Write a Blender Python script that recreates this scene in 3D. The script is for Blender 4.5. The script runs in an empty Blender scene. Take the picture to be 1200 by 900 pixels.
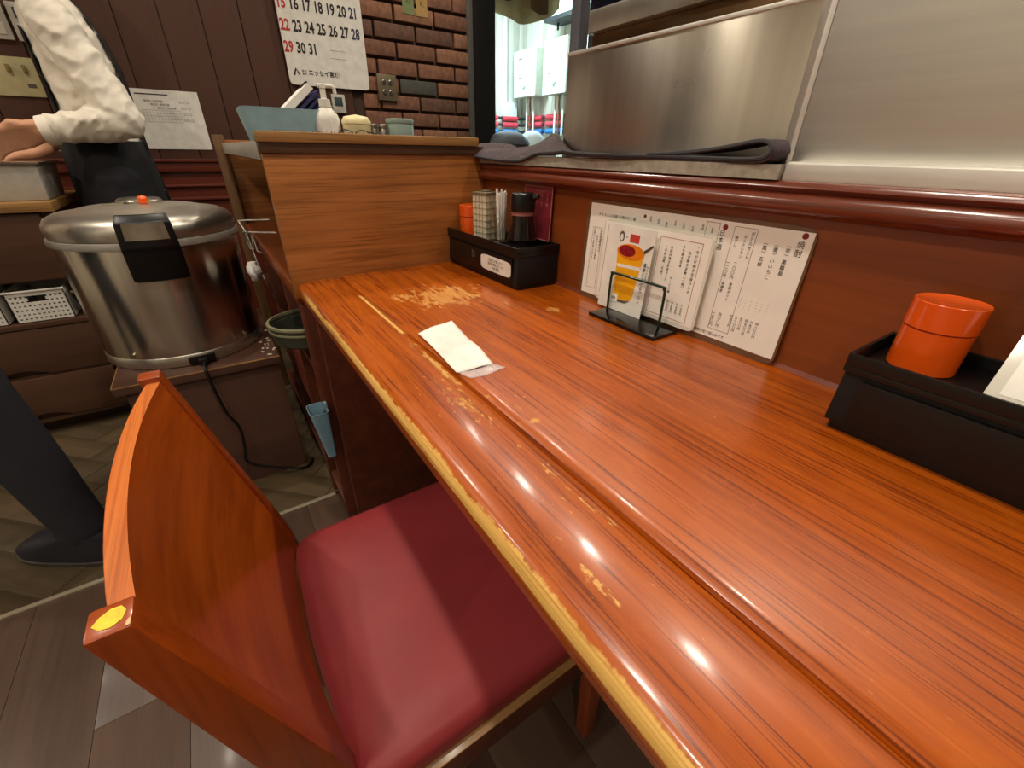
import bpy, bmesh, math, random
from mathutils import Vector, Matrix
random.seed(7)
S = bpy.context.scene
COL = S.collection
PI = math.pi

# ------------------------------------------------------------------ camera
CZ = .965
def cam_axes(yaw, pitch, roll):
    fw = Vector((math.sin(yaw)*math.cos(pitch), math.cos(yaw)*math.cos(pitch), math.sin(pitch)))
    r = fw.cross(Vector((0, 0, 1))).normalized(); u = r.cross(fw)
    return r*math.cos(roll)+u*math.sin(roll), -r*math.sin(roll)+u*math.cos(roll), fw
r_, u_, f_ = cam_axes(math.radians(34.273), math.radians(-28.736), math.radians(.959))
cd = bpy.data.cameras.new('camera'); cam = bpy.data.objects.new('camera', cd); COL.objects.link(cam)
cd.sensor_width = 36; cd.lens = 498/1200*36; cd.clip_start = .01
cam.matrix_world = Matrix(((r_.x, u_.x, -f_.x, 0), (r_.y, u_.y, -f_.y, 0), (r_.z, u_.z, -f_.z, CZ), (0, 0, 0, 1)))
S.camera = cam

# ------------------------------------------------------------------ world, exposure, large lights
w = bpy.data.worlds.new('world'); S.world = w; w.use_nodes = True
w.node_tree.nodes['Background'].inputs[0].default_value = (.8, .6, .45, 1)
w.node_tree.nodes['Background'].inputs[1].default_value = .05
S.view_settings.view_transform = 'Standard'; S.view_settings.look = 'None'
S.view_settings.exposure = .7; S.view_settings.gamma = 1; S.view_settings.use_curve_mapping = False
WARM = (1, .90, .765); COOL = (.70, .95, 1)
# ceiling downlights: (x, y, watts, colour)
DOWN = [(.06, .42, 21, WARM), (.03, 1.75, 17, WARM), (-.75, .2, 17, WARM), (-.85, 1.45, 17, WARM), (-.75, -1.1, 17, WARM), (.1, -.9, 17, WARM),
        (-2.15, -.6, 32, WARM), (-2.15, .7, 32, WARM), (-2.1, 1.95, 32, WARM),  # unseen lamps added to brighten the side wall that the steel reflects
        (1.15, .40, 15, WARM), (1.15, 1.05, 15, WARM), (1.15, 1.66, 15, WARM), (1.15, 2.3, 15, WARM)]
FLUO = [(2.35, 3.55, 44, COOL)]

# ------------------------------------------------------------------ materials
def lin(c):
    return tuple(((v/255)/12.92 if v/255 <= .04045 else ((v/255+.055)/1.055)**2.4) for v in c)+(1,)
MATS = {}
def nmat(name):
    m = bpy.data.materials.new(name); m.use_nodes = True; MATS[name] = m
    nt = m.node_tree; b = nt.nodes['Principled BSDF']
    return m, nt, b
def coords(nt, scale=(1, 1, 1), world=False, rot=(0, 0, 0)):
    if world:
        g = nt.nodes.new('ShaderNodeNewGeometry'); o = g.outputs['Position']
    else:
        g = nt.nodes.new('ShaderNodeTexCoord'); o = g.outputs['Object']
    mp = nt.nodes.new('ShaderNodeMapping'); mp.inputs['Scale'].default_value = scale; mp.inputs['Rotation'].default_value = rot
    nt.links.new(o, mp.inputs[0]); return mp.outputs[0]
def noise(nt, vec, scale, detail=4, rough=.55, dist=0):
    n = nt.nodes.new('ShaderNodeTexNoise'); n.inputs['Scale'].default_value = scale; n.inputs['Detail'].default_value = detail
    n.inputs['Roughness'].default_value = rough; n.inputs['Distortion'].default_value = dist
    nt.links.new(vec, n.inputs['Vector']); return n.outputs['Fac']
def ramp(nt, fac, stops):
    r = nt.nodes.new('ShaderNodeValToRGB'); e = r.color_ramp.elements
    e[0].position, e[0].color = stops[0]; e[1].position, e[1].color = stops[-1]
    for p, c in stops[1:-1]:
        q = e.new(p); q.color = c
    nt.links.new(fac, r.inputs[0]); return r.outputs[0]
def mth(nt, op, a, b=None, c=None, clamp=False):
    n = nt.nodes.new('ShaderNodeMath'); n.operation = op; n.use_clamp = clamp
    for i, v in enumerate((a, b, c)):
        if v is None: continue
        if isinstance(v, (int, float)): n.inputs[i].default_value = v
        else: nt.links.new(v, n.inputs[i])
    return n.outputs[0]
def mix(nt, fac, a, b, mode='MIX'):
    n = nt.nodes.new('ShaderNodeMix'); n.data_type = 'RGBA'; n.blend_type = mode
    for s, v in ((n.inputs[0], fac), (n.inputs[6], a), (n.inputs[7], b)):
        if isinstance(v, (int, float)): s.default_value = v
        elif isinstance(v, tuple): s.default_value = v
        else: nt.links.new(v, s)
    return n.outputs[2]
def bump(nt, b, h, strength=.1, dist=.002):
    n = nt.nodes.new('ShaderNodeBump'); n.inputs['Strength'].default_value = strength; n.inputs['Distance'].default_value = dist
    nt.links.new(h, n.inputs['Height']); nt.links.new(n.outputs[0], b.inputs['Normal'])
def plain(name, c, rough=.5, metal=0, coat=0, var=.06, scale=30, bmp=0, trans=0, emit=0, ior=1.45, spec=.5):
    m, nt, b = nmat(name)
    v = coords(nt); f = noise(nt, v, scale)
    l = lin(c); d = tuple(max(0, x*(1-var*2)) for x in l[:3])+(1,); u = tuple(min(1, x*(1+var)) for x in l[:3])+(1,)
    nt.links.new(ramp(nt, f, [(.3, d), (.7, u)]), b.inputs['Base Color'])
    b.inputs['Roughness'].default_value = rough; b.inputs['Metallic'].default_value = metal
    b.inputs['Coat Weight'].default_value = coat; b.inputs['Coat Roughness'].default_value = .12
    b.inputs['Transmission Weight'].default_value = trans; b.inputs['IOR'].default_value = ior
    b.inputs['Specular IOR Level'].default_value = spec
    if bmp: bump(nt, b, noise(nt, v, scale*6), bmp)
    if emit:
        b.inputs['Emission Color'].default_value = l; b.inputs['Emission Strength'].default_value = emit
    return m
def wood(name, c1, c2, axis=1, across=45, along=2.2, rough=.4, coat=.3, coatr=.15, fine=.35, bmp=.05, world=False, spec=.5):
    m, nt, b = nmat(name)
    sc = [across]*3; sc[axis] = along
    v = coords(nt, tuple(sc), world)
    f = noise(nt, v, 1, 6, .6, .35)
    sc2 = [across*7]*3; sc2[axis] = along*3
    g = noise(nt, coords(nt, tuple(sc2), world), 1, 3, .6)
    col = ramp(nt, f, [(.28, lin(c1)), (.55, tuple((a+b_)/2 for a, b_ in zip(lin(c1), lin(c2)))), (.75, lin(c2))])
    dark = ramp(nt, g, [(.35, (1-fine, 1-fine*1.05, 1-fine*1.1, 1)), (.5, (1, 1, 1, 1))])
    nt.links.new(mix(nt, 1., col, dark, 'MULTIPLY'), b.inputs['Base Color'])
    b.inputs['Roughness'].default_value = rough; b.inputs['Coat Weight'].default_value = coat; b.inputs['Coat Roughness'].default_value = coatr
    b.inputs['Specular IOR Level'].default_value = spec
    if bmp: bump(nt, b, g, bmp, .001)
    return m
def steel(name, c=(190, 180, 160), rough=.28, axis=2, streak=60, aniso=.0):
    m, nt, b = nmat(name)
    sc = [streak]*3; sc[axis] = 1.2
    g = noise(nt, coords(nt, tuple(sc)), 1, 4, .6)
    h = noise(nt, coords(nt, (6, 6, 6)), 1, 3)
    l = lin(c)
    nt.links.new(ramp(nt, g, [(.3, tuple(x*.86 for x in l[:3])+(1,)), (.7, l)]), b.inputs['Base Color'])
    b.inputs['Metallic'].default_value = 1
    nt.links.new(mth(nt, 'ADD', mth(nt, 'MULTIPLY', h, .14), rough-.05), b.inputs['Roughness'])
    b.inputs['Anisotropic'].default_value = aniso
    if aniso:
        tg = nt.nodes.new('ShaderNodeTangent'); tg.direction_type = 'RADIAL'; tg.axis = 'Z'; nt.links.new(tg.outputs[0], b.inputs['Tangent']); b.inputs['Anisotropic Rotation'].default_value = .25
    bump(nt, b, g, .03, .001)
    return m

def counter_mat(name, edge=False):
    """orange varnished oak, grain along Y, with bare wood where the varnish has worn off"""
    m, nt, b = nmat(name)
    f = noise(nt, coords(nt, (64, 1.6, 64), True), 1, 8, .62, .4)
    g = noise(nt, coords(nt, (420, 7, 420), True), 1, 3, .6)
    big = noise(nt, coords(nt, (7, 2.5, 7), True), 1, 3)
    col = ramp(nt, f, [(.25, lin((130, 56, 3))), (.5, lin((164, 77, 6))), (.75, lin((188, 96, 12)))])
    col = mix(nt, 1., col, ramp(nt, g, [(.38, (.36, .26, .20, 1)), (.46, (1, 1, 1, 1))]), 'MULTIPLY')
    col = mix(nt, mth(nt, 'MULTIPLY', big, .35), col, lin((156, 62, 6)))
    geo = nt.nodes.new('ShaderNodeNewGeometry'); sp = nt.nodes.new('ShaderNodeSeparateXYZ')
    nt.links.new(geo.outputs['Position'], sp.inputs[0]); X, Y, Z = sp.outputs
    n1 = noise(nt, coords(nt, (95, 34, 95), True), 1, 9, .74)
    n2 = noise(nt, coords(nt, (160, 60, 160), True), 1, 5, .7)
    mask = None
    def add(mk):
        nonlocal mask
        mask = mk if mask is None else mth(nt, 'MAXIMUM', mask, mk)
    def patch(cx, cy, rx, ry, k=1.0, nn=None):
        dx = mth(nt, 'DIVIDE', mth(nt, 'SUBTRACT', X, cx), rx); dy = mth(nt, 'DIVIDE', mth(nt, 'SUBTRACT', Y, cy), ry)
        d = mth(nt, 'SQRT', mth(nt, 'ADD', mth(nt, 'MULTIPLY', dx, dx), mth(nt, 'MULTIPLY', dy, dy)))
        v = mth(nt, 'SUBTRACT', mth(nt, 'MULTIPLY', mth(nt, 'SUBTRACT', nn or n1, .5), 4.2), mth(nt, 'SUBTRACT', d, k))
        add(mth(nt, 'MULTIPLY', mth(nt, 'MULTIPLY', v, 2.5, clamp=True), .8))
    if not edge:
        patch(.335, .715, .080, .080, .80); patch(.26, .75, .03, .05, .45); patch(.223, .285, .0055, .0045, 1.1); patch(.405, .61, .035, .05, .1); patch(.455, .545, .012, .016, 1.0)
        patch(.226, .45, .02, .14, -.15); patch(.24, .33, .02, .03, .0, n2); patch(.30, .30, .03, .04, -.35, n2)
    else:
        patch(.197, .47, .009, .17, .45); patch(.180, .36, .025, .12, .15, n2); patch(.19, .17, .012, .16, .05, n2); patch(.146, .112, .010, .030, .25, n2); patch(.185, .10, .018, .13, -.25, n2)
        # rounded nosing rubbed down to bare wood
        n3 = noise(nt, coords(nt, (60, 70, 60), True), 1, 8, .75); n4 = noise(nt, coords(nt, (20, 9, 20), True), 1, 3, .6)
        lim = mth(nt, 'ADD', mth(nt, 'MULTIPLY', mth(nt, 'SUBTRACT', n3, .5), .009), mth(nt, 'ADD', mth(nt, 'MULTIPLY', mth(nt, 'SUBTRACT', n4, .5), .008), mth(nt, 'SUBTRACT', .1232, mth(nt, 'MULTIPLY', Y, .003))))
        e = mth(nt, 'MULTIPLY', mth(nt, 'SUBTRACT', lim, X), 600, clamp=True)
        zz = mth(nt, 'MULTIPLY', mth(nt, 'SUBTRACT', Z, mth(nt, 'ADD', .7045, mth(nt, 'MULTIPLY', mth(nt, 'SUBTRACT', n2, .5), .004))), 1500, clamp=True)
        ff = mth(nt, 'MULTIPLY', mth(nt, 'SUBTRACT', .93, Y), 12, clamp=True)
        add(mth(nt, 'MULTIPLY', mth(nt, 'MULTIPLY', e, zz), ff))
        # long bare strip beside the groove
        s = mth(nt, 'MULTIPLY', mth(nt, 'SUBTRACT', mth(nt, 'ADD', .0042, mth(nt, 'MULTIPLY', mth(nt, 'SUBTRACT', n2, .5), .006)), mth(nt, 'ABSOLUTE', mth(nt, 'SUBTRACT', X, .2015))), 1500, clamp=True)
        s = mth(nt, 'MULTIPLY', s, mth(nt, 'MULTIPLY', mth(nt, 'SUBTRACT', .115, mth(nt, 'ABSOLUTE', mth(nt, 'SUBTRACT', Y, .70))), 200, clamp=True))
        add(s)
    fl = noise(nt, coords(nt, (150, 60, 150), True), 1, 6, .72)
    reg = noise(nt, coords(nt, (9, 5, 9), True), 1, 2)
    add(mth(nt, 'MULTIPLY', mth(nt, 'SUBTRACT', fl, mth(nt, 'SUBTRACT', .78, mth(nt, 'MULTIPLY', reg, .24))), 8, clamp=True))
    rub = mth(nt, 'MULTIPLY', mth(nt, 'SUBTRACT', n1, .52), 3, clamp=True)
    col = mix(nt, mth(nt, 'MULTIPLY', rub, .45), col, lin((206, 112, 26)))
    bare = ramp(nt, noise(nt, coords(nt, (420, 5, 420), True), 1, 4, .6), [(.3, lin((150, 100, 40))), (.5, lin((214, 166, 84))), (.7, lin((230, 186, 108)))])
    if not edge: bare = mix(nt, .45, bare, lin((186, 108, 40)))
    nt.links.new(mix(nt, mask, col, bare), b.inputs['Base Color'])
    nt.links.new(mth(nt, 'ADD', mth(nt, 'MULTIPLY', mask, .3), mth(nt, 'ADD', .24, mth(nt, 'MULTIPLY', big, .16))), b.inputs['Roughness'])
    nt.links.new(mth(nt, 'MULTIPLY', mth(nt, 'SUBTRACT', 1, mask), .30), b.inputs['Coat Weight']); nt.links.new(mth(nt, 'ADD', .05, mth(nt, 'MULTIPLY', n2, .16)), b.inputs['Coat Roughness']); b.inputs['Specular IOR Level'].default_value = .35
    hh = mth(nt, 'ADD', mth(nt, 'MULTIPLY', g, .35), mth(nt, 'ADD', mth(nt, 'MULTIPLY', mask, -.2), mth(nt, 'MULTIPLY', n2, .25)))
    bump(nt, b, hh, .16, .001)
    return m

counter_mat('counter_top'); counter_mat('counter_strip', True)
wood('oak_panel', (142, 84, 36), (186, 122, 62), 0, 42, 2.4, .38, .25)
wood('oak_light', (140, 100, 52), (176, 134, 78), 0, 60, 3, .5, .1)
wood('oak_mid', (96, 66, 36), (124, 88, 50), 2, 50, 3, .5, .1)
wood('oak_dark', (62, 40, 22), (84, 54, 30), 0, 40, 3, .5, .1)
wood('red_wood', (122, 58, 18), (138, 68, 24), 1, 30, 2, .38, .25, fine=.14, bmp=.02)
wood('moulding_wood', (104, 46, 28), (128, 60, 36), 1, 30, 1.5, .25, .6, bmp=.01)
wood('shelf_wood', (78, 34, 16), (112, 52, 26), 1, 30, 2, .5, .15)
wood('chair_wood', (150, 62, 8), (188, 88, 18), 1, 26, 2, .33, .45, fine=.18)
wood('chair_post_wood', (138, 54, 8), (172, 76, 16), 2, 30, 2, .33, .45, fine=.2)
wood('chair_ply', (180, 88, 26), (222, 126, 50), 1, 190, 1.2, .4, .3, fine=.3)
wood('wall_board', (82, 52, 40), (94, 60, 46), 2, 30, .8, .55, .0, fine=.08)
wood('wainscot', (98, 38, 20), (120, 50, 28), 0, 30, 1.5, .45, .2, fine=.1)
wood('cabinet_wood', (76, 48, 32), (96, 62, 42), 0, 26, 1.5, .5, .1, fine=.12)
wood('stand_wood', (74, 48, 36), (96, 62, 46), 0, 22, 1.5, .55, .05, fine=.1)
wood('plank_near', (68, 51, 41), (88, 67, 54), 1, 22, 1.2, .4, .1, fine=.15)
wood('plank_near_b', (74, 56, 45), (94, 72, 58), 1, 22, 1.2, .42, .1, fine=.15)
wood('plank_far', (64, 51, 32), (104, 84, 55), 0, 26, 1.5, .5, .05, fine=.25)
wood('plank_far_b', (56, 45, 29), (90, 73, 48), 0, 26, 1.5, .5, .05, fine=.25)
plain('mortar', (78, 60, 48), .9, bmp=.3, scale=60)
for i, c in enumerate([(142, 98, 74), (126, 86, 66), (152, 108, 82), (108, 78, 62), (134, 92, 72)]):
    plain('brick_%d' % i, c, .85, var=.16, scale=40, bmp=.4)
plain('brick_grey', (84, 82, 76), .85, var=.1, bmp=.3)
plain('black_frame', (26, 24, 24), .35)
plain('grey_trim', (92, 90, 86), .5, .0)
plain('ceiling_white', (226, 214, 196), .8)
plain('wall_cream', (214, 206, 192), .8)
plain('wall_dark', (96, 66, 46), .7)
steel('steel_brushed', (226, 220, 206), .34, 2, 50)
steel('steel_splash', (226, 220, 206), .27, 2, 50, .85)
steel('steel_panel', (236, 234, 226), .40, 1, 40)
steel('steel_ledge', (246, 243, 236), .50, 1, 40)
steel('steel_cooker', (222, 214, 198), .22, 2, 90, .85)
steel('steel_warm_lit', (150, 120, 88), .3, 2, 30)  # stainless steel with the warm light on it put into the colour
plain('alu_post', (126, 132, 146), .4, .6)
plain('navy_glass', (14, 20, 38), .08, spec=.6)
plain('stone_slab', (158, 150, 134), .8, var=.14, scale=90, bmp=.2)
plain('towel_cloth', (88, 76, 80), .95, var=.16, scale=160, bmp=.8)
plain('towel_hem', (70, 70, 74), .9)
plain('vinyl_red', (150, 52, 54), .45, var=.05, scale=14, bmp=.05, spec=.4)
plain('black_plastic', (15, 13, 12), .34, var=.1, bmp=.03)
plain('black_matte', (11, 9, 9), .6, bmp=.1, scale=80)
plain('black_gloss', (14, 14, 14), .12)
plain('chrome', (220, 214, 200), .1, 1)
plain('white_plastic', (226, 222, 210), .4)
plain('white_rim', (196, 190, 178), .35, .4)
plain('orange_tin', (232, 88, 14), .25, coat=.6, var=.01, scale=8)
plain('orange_tin_dark', (150, 44, 6), .4)
plain('paper_white', (236, 232, 222), .75)
plain('paper_menu', (246, 241, 230), .35, coat=.5, var=.02)
plain('laminate', (110, 78, 56), .14, coat=.4, var=.1)
plain('clear_film', (225, 220, 205), .1, var=.02)
plain('ink', (38, 32, 30), .6)
plain('ink_grey', (96, 88, 80), .6)
plain('ink_red', (196, 60, 50), .6)
plain('ink_blue', (44, 44, 84), .6)
plain('ink_pink', (190, 110, 100), .6)
plain('maroon_dot', (130, 30, 44), .6)
plain('card_maroon', (132, 42, 52), .35, coat=.3, var=.1)
plain('card_pink', (190, 120, 120), .4)
plain('mango', (250, 176, 20), .4, var=.08)
plain('mango_dark', (232, 130, 10), .4, var=.1)
plain('berry', (150, 20, 36), .4, var=.3, scale=200)
plain('glass_line', (150, 130, 110), .3)
plain('green_wire', (14, 44, 26), .25, coat=.5)
m_, nt_, b_ = nmat('glass'); b_.inputs['Transmission Weight'].default_value = 1; b_.inputs['Roughness'].default_value = .03; b_.inputs['Base Color'].default_value = (.95, .97, .95, 1)
m_, nt_, b_ = nmat('clear_plastic'); b_.inputs['Transmission Weight'].default_value = .75; b_.inputs['Roughness'].default_value = .15; b_.inputs['Base Color'].default_value = lin((226, 220, 204))
m_, nt_, b_ = nmat('thin_film'); b_.inputs['Roughness'].default_value = .08; b_.inputs['IOR'].default_value = 1.3; b_.inputs['Base Color'].default_value = (1, 1, 1, 1); b_.inputs['Alpha'].default_value = .22
m_, nt_, b_ = nmat('teal_glass'); b_.inputs['Transmission Weight'].default_value = .35; b_.inputs['Roughness'].default_value = .2; b_.inputs['Base Color'].default_value = lin((176, 200, 188))
plain('soy', (18, 8, 6), .06, coat=.5)
plain('soy_neck', (150, 92, 84), .2)
plain('case_plastic', (206, 196, 170), .2, coat=.4)
plain('case_line', (160, 148, 120), .4)
plain('toothpick', (214, 200, 168), .7, var=.1, scale=200)
plain('light_blue', (150, 186, 194), .4)
plain('bin_blue', (120, 152, 168), .4)
plain('cream_plastic', (226, 212, 162), .45)
plain('tin_metal', (170, 164, 150), .25, .9)
plain('navy_file', (44, 44, 92), .45)
plain('clip_metal', (90, 76, 66), .3, .8)
plain('grey_device', (200, 196, 186), .5)
plain('lcd', (70, 84, 84), .3)
plain('mat_pink', (170, 128, 116), .9, var=.3, scale=200)
plain('switch_plate', (206, 196, 150), .45)
plain('switch_lever', (150, 138, 80), .4)
plain('outlet_plate', (130, 116, 92), .4, .4)
plain('tag_green', (120, 134, 86), .7)
plain('tag_ochre', (176, 142, 84), .7)
plain('skin', (214, 158, 124), .55, var=.05)
plain('hair', (30, 22, 18), .5)
plain('shirt', (236, 228, 212), .8, var=.03, bmp=.1, scale=20)
plain('apron_black', (20, 20, 24), .8, var=.1)
plain('strap_black', (34, 28, 26), .7)
plain('trouser', (30, 30, 36), .85)
plain('shoe_black', (28, 27, 34), .5)
plain('shoe_sole', (60, 56, 52), .6)
plain('worn_yellow', (232, 206, 60), .6, var=.12, scale=200)
plain('worn_pale', (226, 176, 130), .6, var=.1, scale=200)
plain('tray_green', (62, 64, 52), .4, var=.1)
plain('tray_rim', (128, 126, 96), .35)
plain('bag_white', (210, 206, 200), .4, var=.1)
plain('crumb', (200, 190, 170), .8)
plain('cable', (20, 14, 12), .45)
plain('kitchen_board', (206, 206, 196), .6, var=.05, scale=4)
plain('kitchen_board_b', (186, 184, 172), .6, var=.05, scale=4)
plain('appliance_white', (214, 224, 222), .4)
plain('appliance_shade', (176, 178, 160), .5)
plain('noren_beige', (214, 194, 144), .85)
plain('noren_brown', (112, 84, 52), .85)
plain('pipe_red', (214, 70, 84), .5)
plain('pipe_blue', (50, 120, 200), .5)
plain('pipe_black', (40, 46, 50), .5)
plain('pipe_white', (216, 218, 210), .4)
plain('copper', (150, 110, 86), .3, .8)
plain('bag_dark', (74, 78, 84), .7)
plain('bag_pale', (196, 214, 220), .7)
plain('lamp_rim', (230, 226, 216), .4)
plain('lamp_lens', (255, 226, 180), .4, emit=14)
plain('tube_lens', (220, 244, 255), .4, emit=9)
plain('strip_metal', (214, 204, 176), .3, .7)
M = MATS

# ------------------------------------------------------------------ mesh builder
class MB:
    def __init__(s): s.v = []; s.f = []
    def add(s, vs, fs):
        o = len(s.v); s.v += [Vector(q) for q in vs]; s.f += [tuple(i+o for i in f) for f in fs]; return s
    def box(s, x0, x1, y0, y1, z0, z1):
        return s.add([(x0, y0, z0), (x1, y0, z0), (x1, y1, z0), (x0, y1, z0), (x0, y0, z1), (x1, y0, z1), (x1, y1, z1), (x0, y1, z1)],
                     [(0, 3, 2, 1), (4, 5, 6, 7), (0, 1, 5, 4), (1, 2, 6, 5), (2, 3, 7, 6), (3, 0, 4, 7)])
    def prism(s, pts, axis, a0, a1):
        """2D outline (in the two other axes, in order) pulled along axis"""
        n = len(pts)
        def P(p, a):
            q = list(p); q.insert(axis, a); return q
        vs = [P(p, a0) for p in pts]+[P(p, a1) for p in pts]
        fs = [tuple(range(n)), tuple(range(2*n-1, n-1, -1))]+[(i, i+n, (i+1) % n+n, (i+1) % n) for i in range(n)]
        return s.add(vs, fs)
    def loft(s, rings, cap=True, closed=True):
        n = len(rings[0]); vs = [p for r in rings for p in r]; fs = []
        for k in range(len(rings)-1):
            for i in range(n if closed else n-1):
                j = (i+1) % n; fs.append((k*n+i, k*n+j, (k+1)*n+j, (k+1)*n+i))
        if cap and closed:
            fs.append(tuple(range(n-1, -1, -1))); fs.append(tuple(range((len(rings)-1)*n, len(rings)*n)))
        return s.add(vs, fs)
    def lathe(s, prof, c=(0, 0, 0), n=32, sx=1, sy=1, ring=False):
        if ring: prof = list(prof)+[prof[0]]
        return s.loft([[(c[0]+max(r, 1e-4)*sx*math.cos(2*PI*i/n), c[1]+max(r, 1e-4)*sy*math.sin(2*PI*i/n), c[2]+z) for i in range(n)] for r, z in prof], not ring)
    def tube(s, pts, r, n=8, cap=True, flat=1):
        pts = [Vector(p) for p in pts]; rs = r if isinstance(r, (list, tuple)) else [r]*len(pts)
        up = None; rings = []
        for i, p in enumerate(pts):
            t = (pts[min(i+1, len(pts)-1)]-pts[max(i-1, 0)]).normalized()
            if up is None:
                up = t.orthogonal().normalized()
            up = (up-t*up.dot(t)).normalized(); sd = t.cross(up)
            rings.append([p+up*rs[i]*math.cos(2*PI*k/n)+sd*rs[i]*flat*math.sin(2*PI*k/n) for k in range(n)])
        return s.loft(rings, cap)
    def limb(s, pts, n=14):
        """tapering limb with rounded ends: [(pos, radius)]"""
        P = [Vector(p) for p, r in pts]; R = [r for p, r in pts]
        a = (P[0]-P[1]).normalized(); b = (P[-1]-P[-2]).normalized()
        pp = [P[0]+a*R[0]*.95, P[0]+a*R[0]*.6]+P+[P[-1]+b*R[-1]*.6, P[-1]+b*R[-1]*.95]
        rr = [R[0]*.25, R[0]*.8]+R+[R[-1]*.8, R[-1]*.25]
        return s.tube(pp, rr, n)
    def ell(s, c, rx, ry, rz, n=16, m=10):
        return s.loft([[(c[0]+rx*math.sin(PI*(k+.05)/(m+.1))*math.cos(2*PI*i/n), c[1]+ry*math.sin(PI*(k+.05)/(m+.1))*math.sin(2*PI*i/n), c[2]-rz*math.cos(PI*(k+.05)/(m+.1))) for i in range(n)] for k in range(m+1)])
    def grid(s, fn, nu, nv):
        vs = [fn(i/nu, j/nv) for j in range(nv+1) for i in range(nu+1)]
        fs = [(j*(nu+1)+i, j*(nu+1)+i+1, (j+1)*(nu+1)+i+1, (j+1)*(nu+1)+i) for j in range(nv) for i in range(nu)]
        return s.add(vs, fs)
    def xf(s, mat):
        s.v = [mat @ q for q in s.v]; return s
    def mesh(s, name, bevel=0, smooth=None, seg=2):
        me = bpy.data.meshes.new(name); bm = bmesh.new()
        vv = [bm.verts.new(q) for q in s.v]
        for f in s.f:
            try: bm.faces.new([vv[i] for i in f])
            except ValueError: pass
        bmesh.ops.recalc_face_normals(bm, faces=bm.faces[:])
        if bevel:
            es = [e for e in bm.edges if len(e.link_faces) == 2 and e.calc_face_angle(0) > .6]
            bmesh.ops.bevel(bm, geom=es, offset=bevel, segments=seg, profile=.6, affect='EDGES', clamp_overlap=True)
        bm.to_mesh(me); bm.free()
        if smooth is None: smooth = bool(bevel)
        if smooth:
            me.polygons.foreach_set('use_smooth', [True]*len(me.polygons))
            me.set_sharp_from_angle(angle=math.radians(35 if smooth is True else smooth))
        return me
    def build(s, name, mat, parent=None, bevel=0, smooth=None, world=False, seg=2):
        if world and parent is not None:
            im = wm(parent).inverted(); s.v = [im @ q for q in s.v]
        me = s.mesh(name, bevel, smooth, seg); me.materials.append(M[mat] if isinstance(mat, str) else mat)
        o = bpy.data.objects.new(name, me); COL.objects.link(o)
        if parent is not None: o.parent = parent
        return o
def wm(o):
    m = o.matrix_basis.copy()
    return wm(o.parent) @ m if o.parent else m
def tag(o, label, cat, group=None):
    o['label'] = label; o['category'] = cat
    if group: o['group'] = group
    return o
def thing(name, label, cat, loc=(0, 0, 0), rz=0, group=None, matrix=None):
    o = bpy.data.objects.new(name, None); COL.objects.link(o); o.empty_display_size = .02
    if matrix is not None: o.matrix_basis = matrix
    else: o.location = loc; o.rotation_euler = (0, 0, rz)
    return tag(o, label, cat, group)
def struct(o, label=None):
    o['kind'] = 'structure'
    if label: o['label'] = label
    return o
def frame(o, u, v):
    u = Vector(u).normalized(); v = Vector(v); v = (v-u*u.dot(v)).normalized(); n = u.cross(v)
    return Matrix(((u.x, v.x, n.x, o[0]), (u.y, v.y, n.y, o[1]), (u.z, v.z, n.z, o[2]), (0, 0, 0, 1)))
def remeshed(mb, name, mat, parent, voxel=.008, smooth=6):
    o = mb.build(name, mat, parent, world=True)
    r = o.modifiers.new('r', 'REMESH'); r.mode = 'VOXEL'; r.voxel_size = voxel
    sm = o.modifiers.new('s', 'SMOOTH'); sm.iterations = smooth; sm.factor = .5
    dg = bpy.context.evaluated_depsgraph_get(); dg.update()
    me = bpy.data.meshes.new_from_object(o.evaluated_get(dg)); o.modifiers.clear(); o.data = me
    me.polygons.foreach_set('use_smooth', [True]*len(me.polygons))
    if not me.materials: me.materials.append(M[mat])
    return o
def text(name, body, size, mat, parent, x, y, z=.0004, align='CENTER', line=1.0, ext=.00005, sx=1, bold=0):
    c = bpy.data.curves.new(name, 'FONT'); c.body = body; c.size = size; c.align_x = align; c.align_y = 'TOP'; c.space_line = line; c.extrude = ext
    c.resolution_u = 2; c.offset = bold
    o = bpy.data.objects.new(name, c); COL.objects.link(o)
    dg = bpy.context.evaluated_depsgraph_get(); dg.update()
    me = bpy.data.meshes.new_from_object(o.evaluated_get(dg)); bpy.data.objects.remove(o); bpy.data.curves.remove(c)
    me.name = name; me.materials.clear(); me.materials.append(M[mat])
    t = bpy.data.objects.new(name, me); COL.objects.link(t); t.parent = parent; t.location = (x, y, z); t.scale = (sx, 1, 1)
    return t
def vtext(name, s, size, mat, parent, x, y, z=.0004, line=.92):
    s = s.replace('（', '︵').replace('）', '︶').replace('ー', '｜')
    return text(name, '\n'.join(s), size*.72, mat, parent, x, y, z, 'CENTER', 1.12*line/.85)
def rect_line(mb, x0, x1, y0, y1, t, z=.0004):
    for a in ((x0, x1, y0, y0+t), (x0, x1, y1-t, y1), (x0, x0+t, y0, y1), (x1-t, x1, y0, y1)):
        mb.box(a[0], a[1], a[2], a[3], z-.0001, z)
    return mb

# measured positions (metres): counter top .725, half wall face x=.5645, partition y=.956, rear wall y=2.58
XW, YP, YB, ZT = .5645, .956, 2.58, .725

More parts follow.
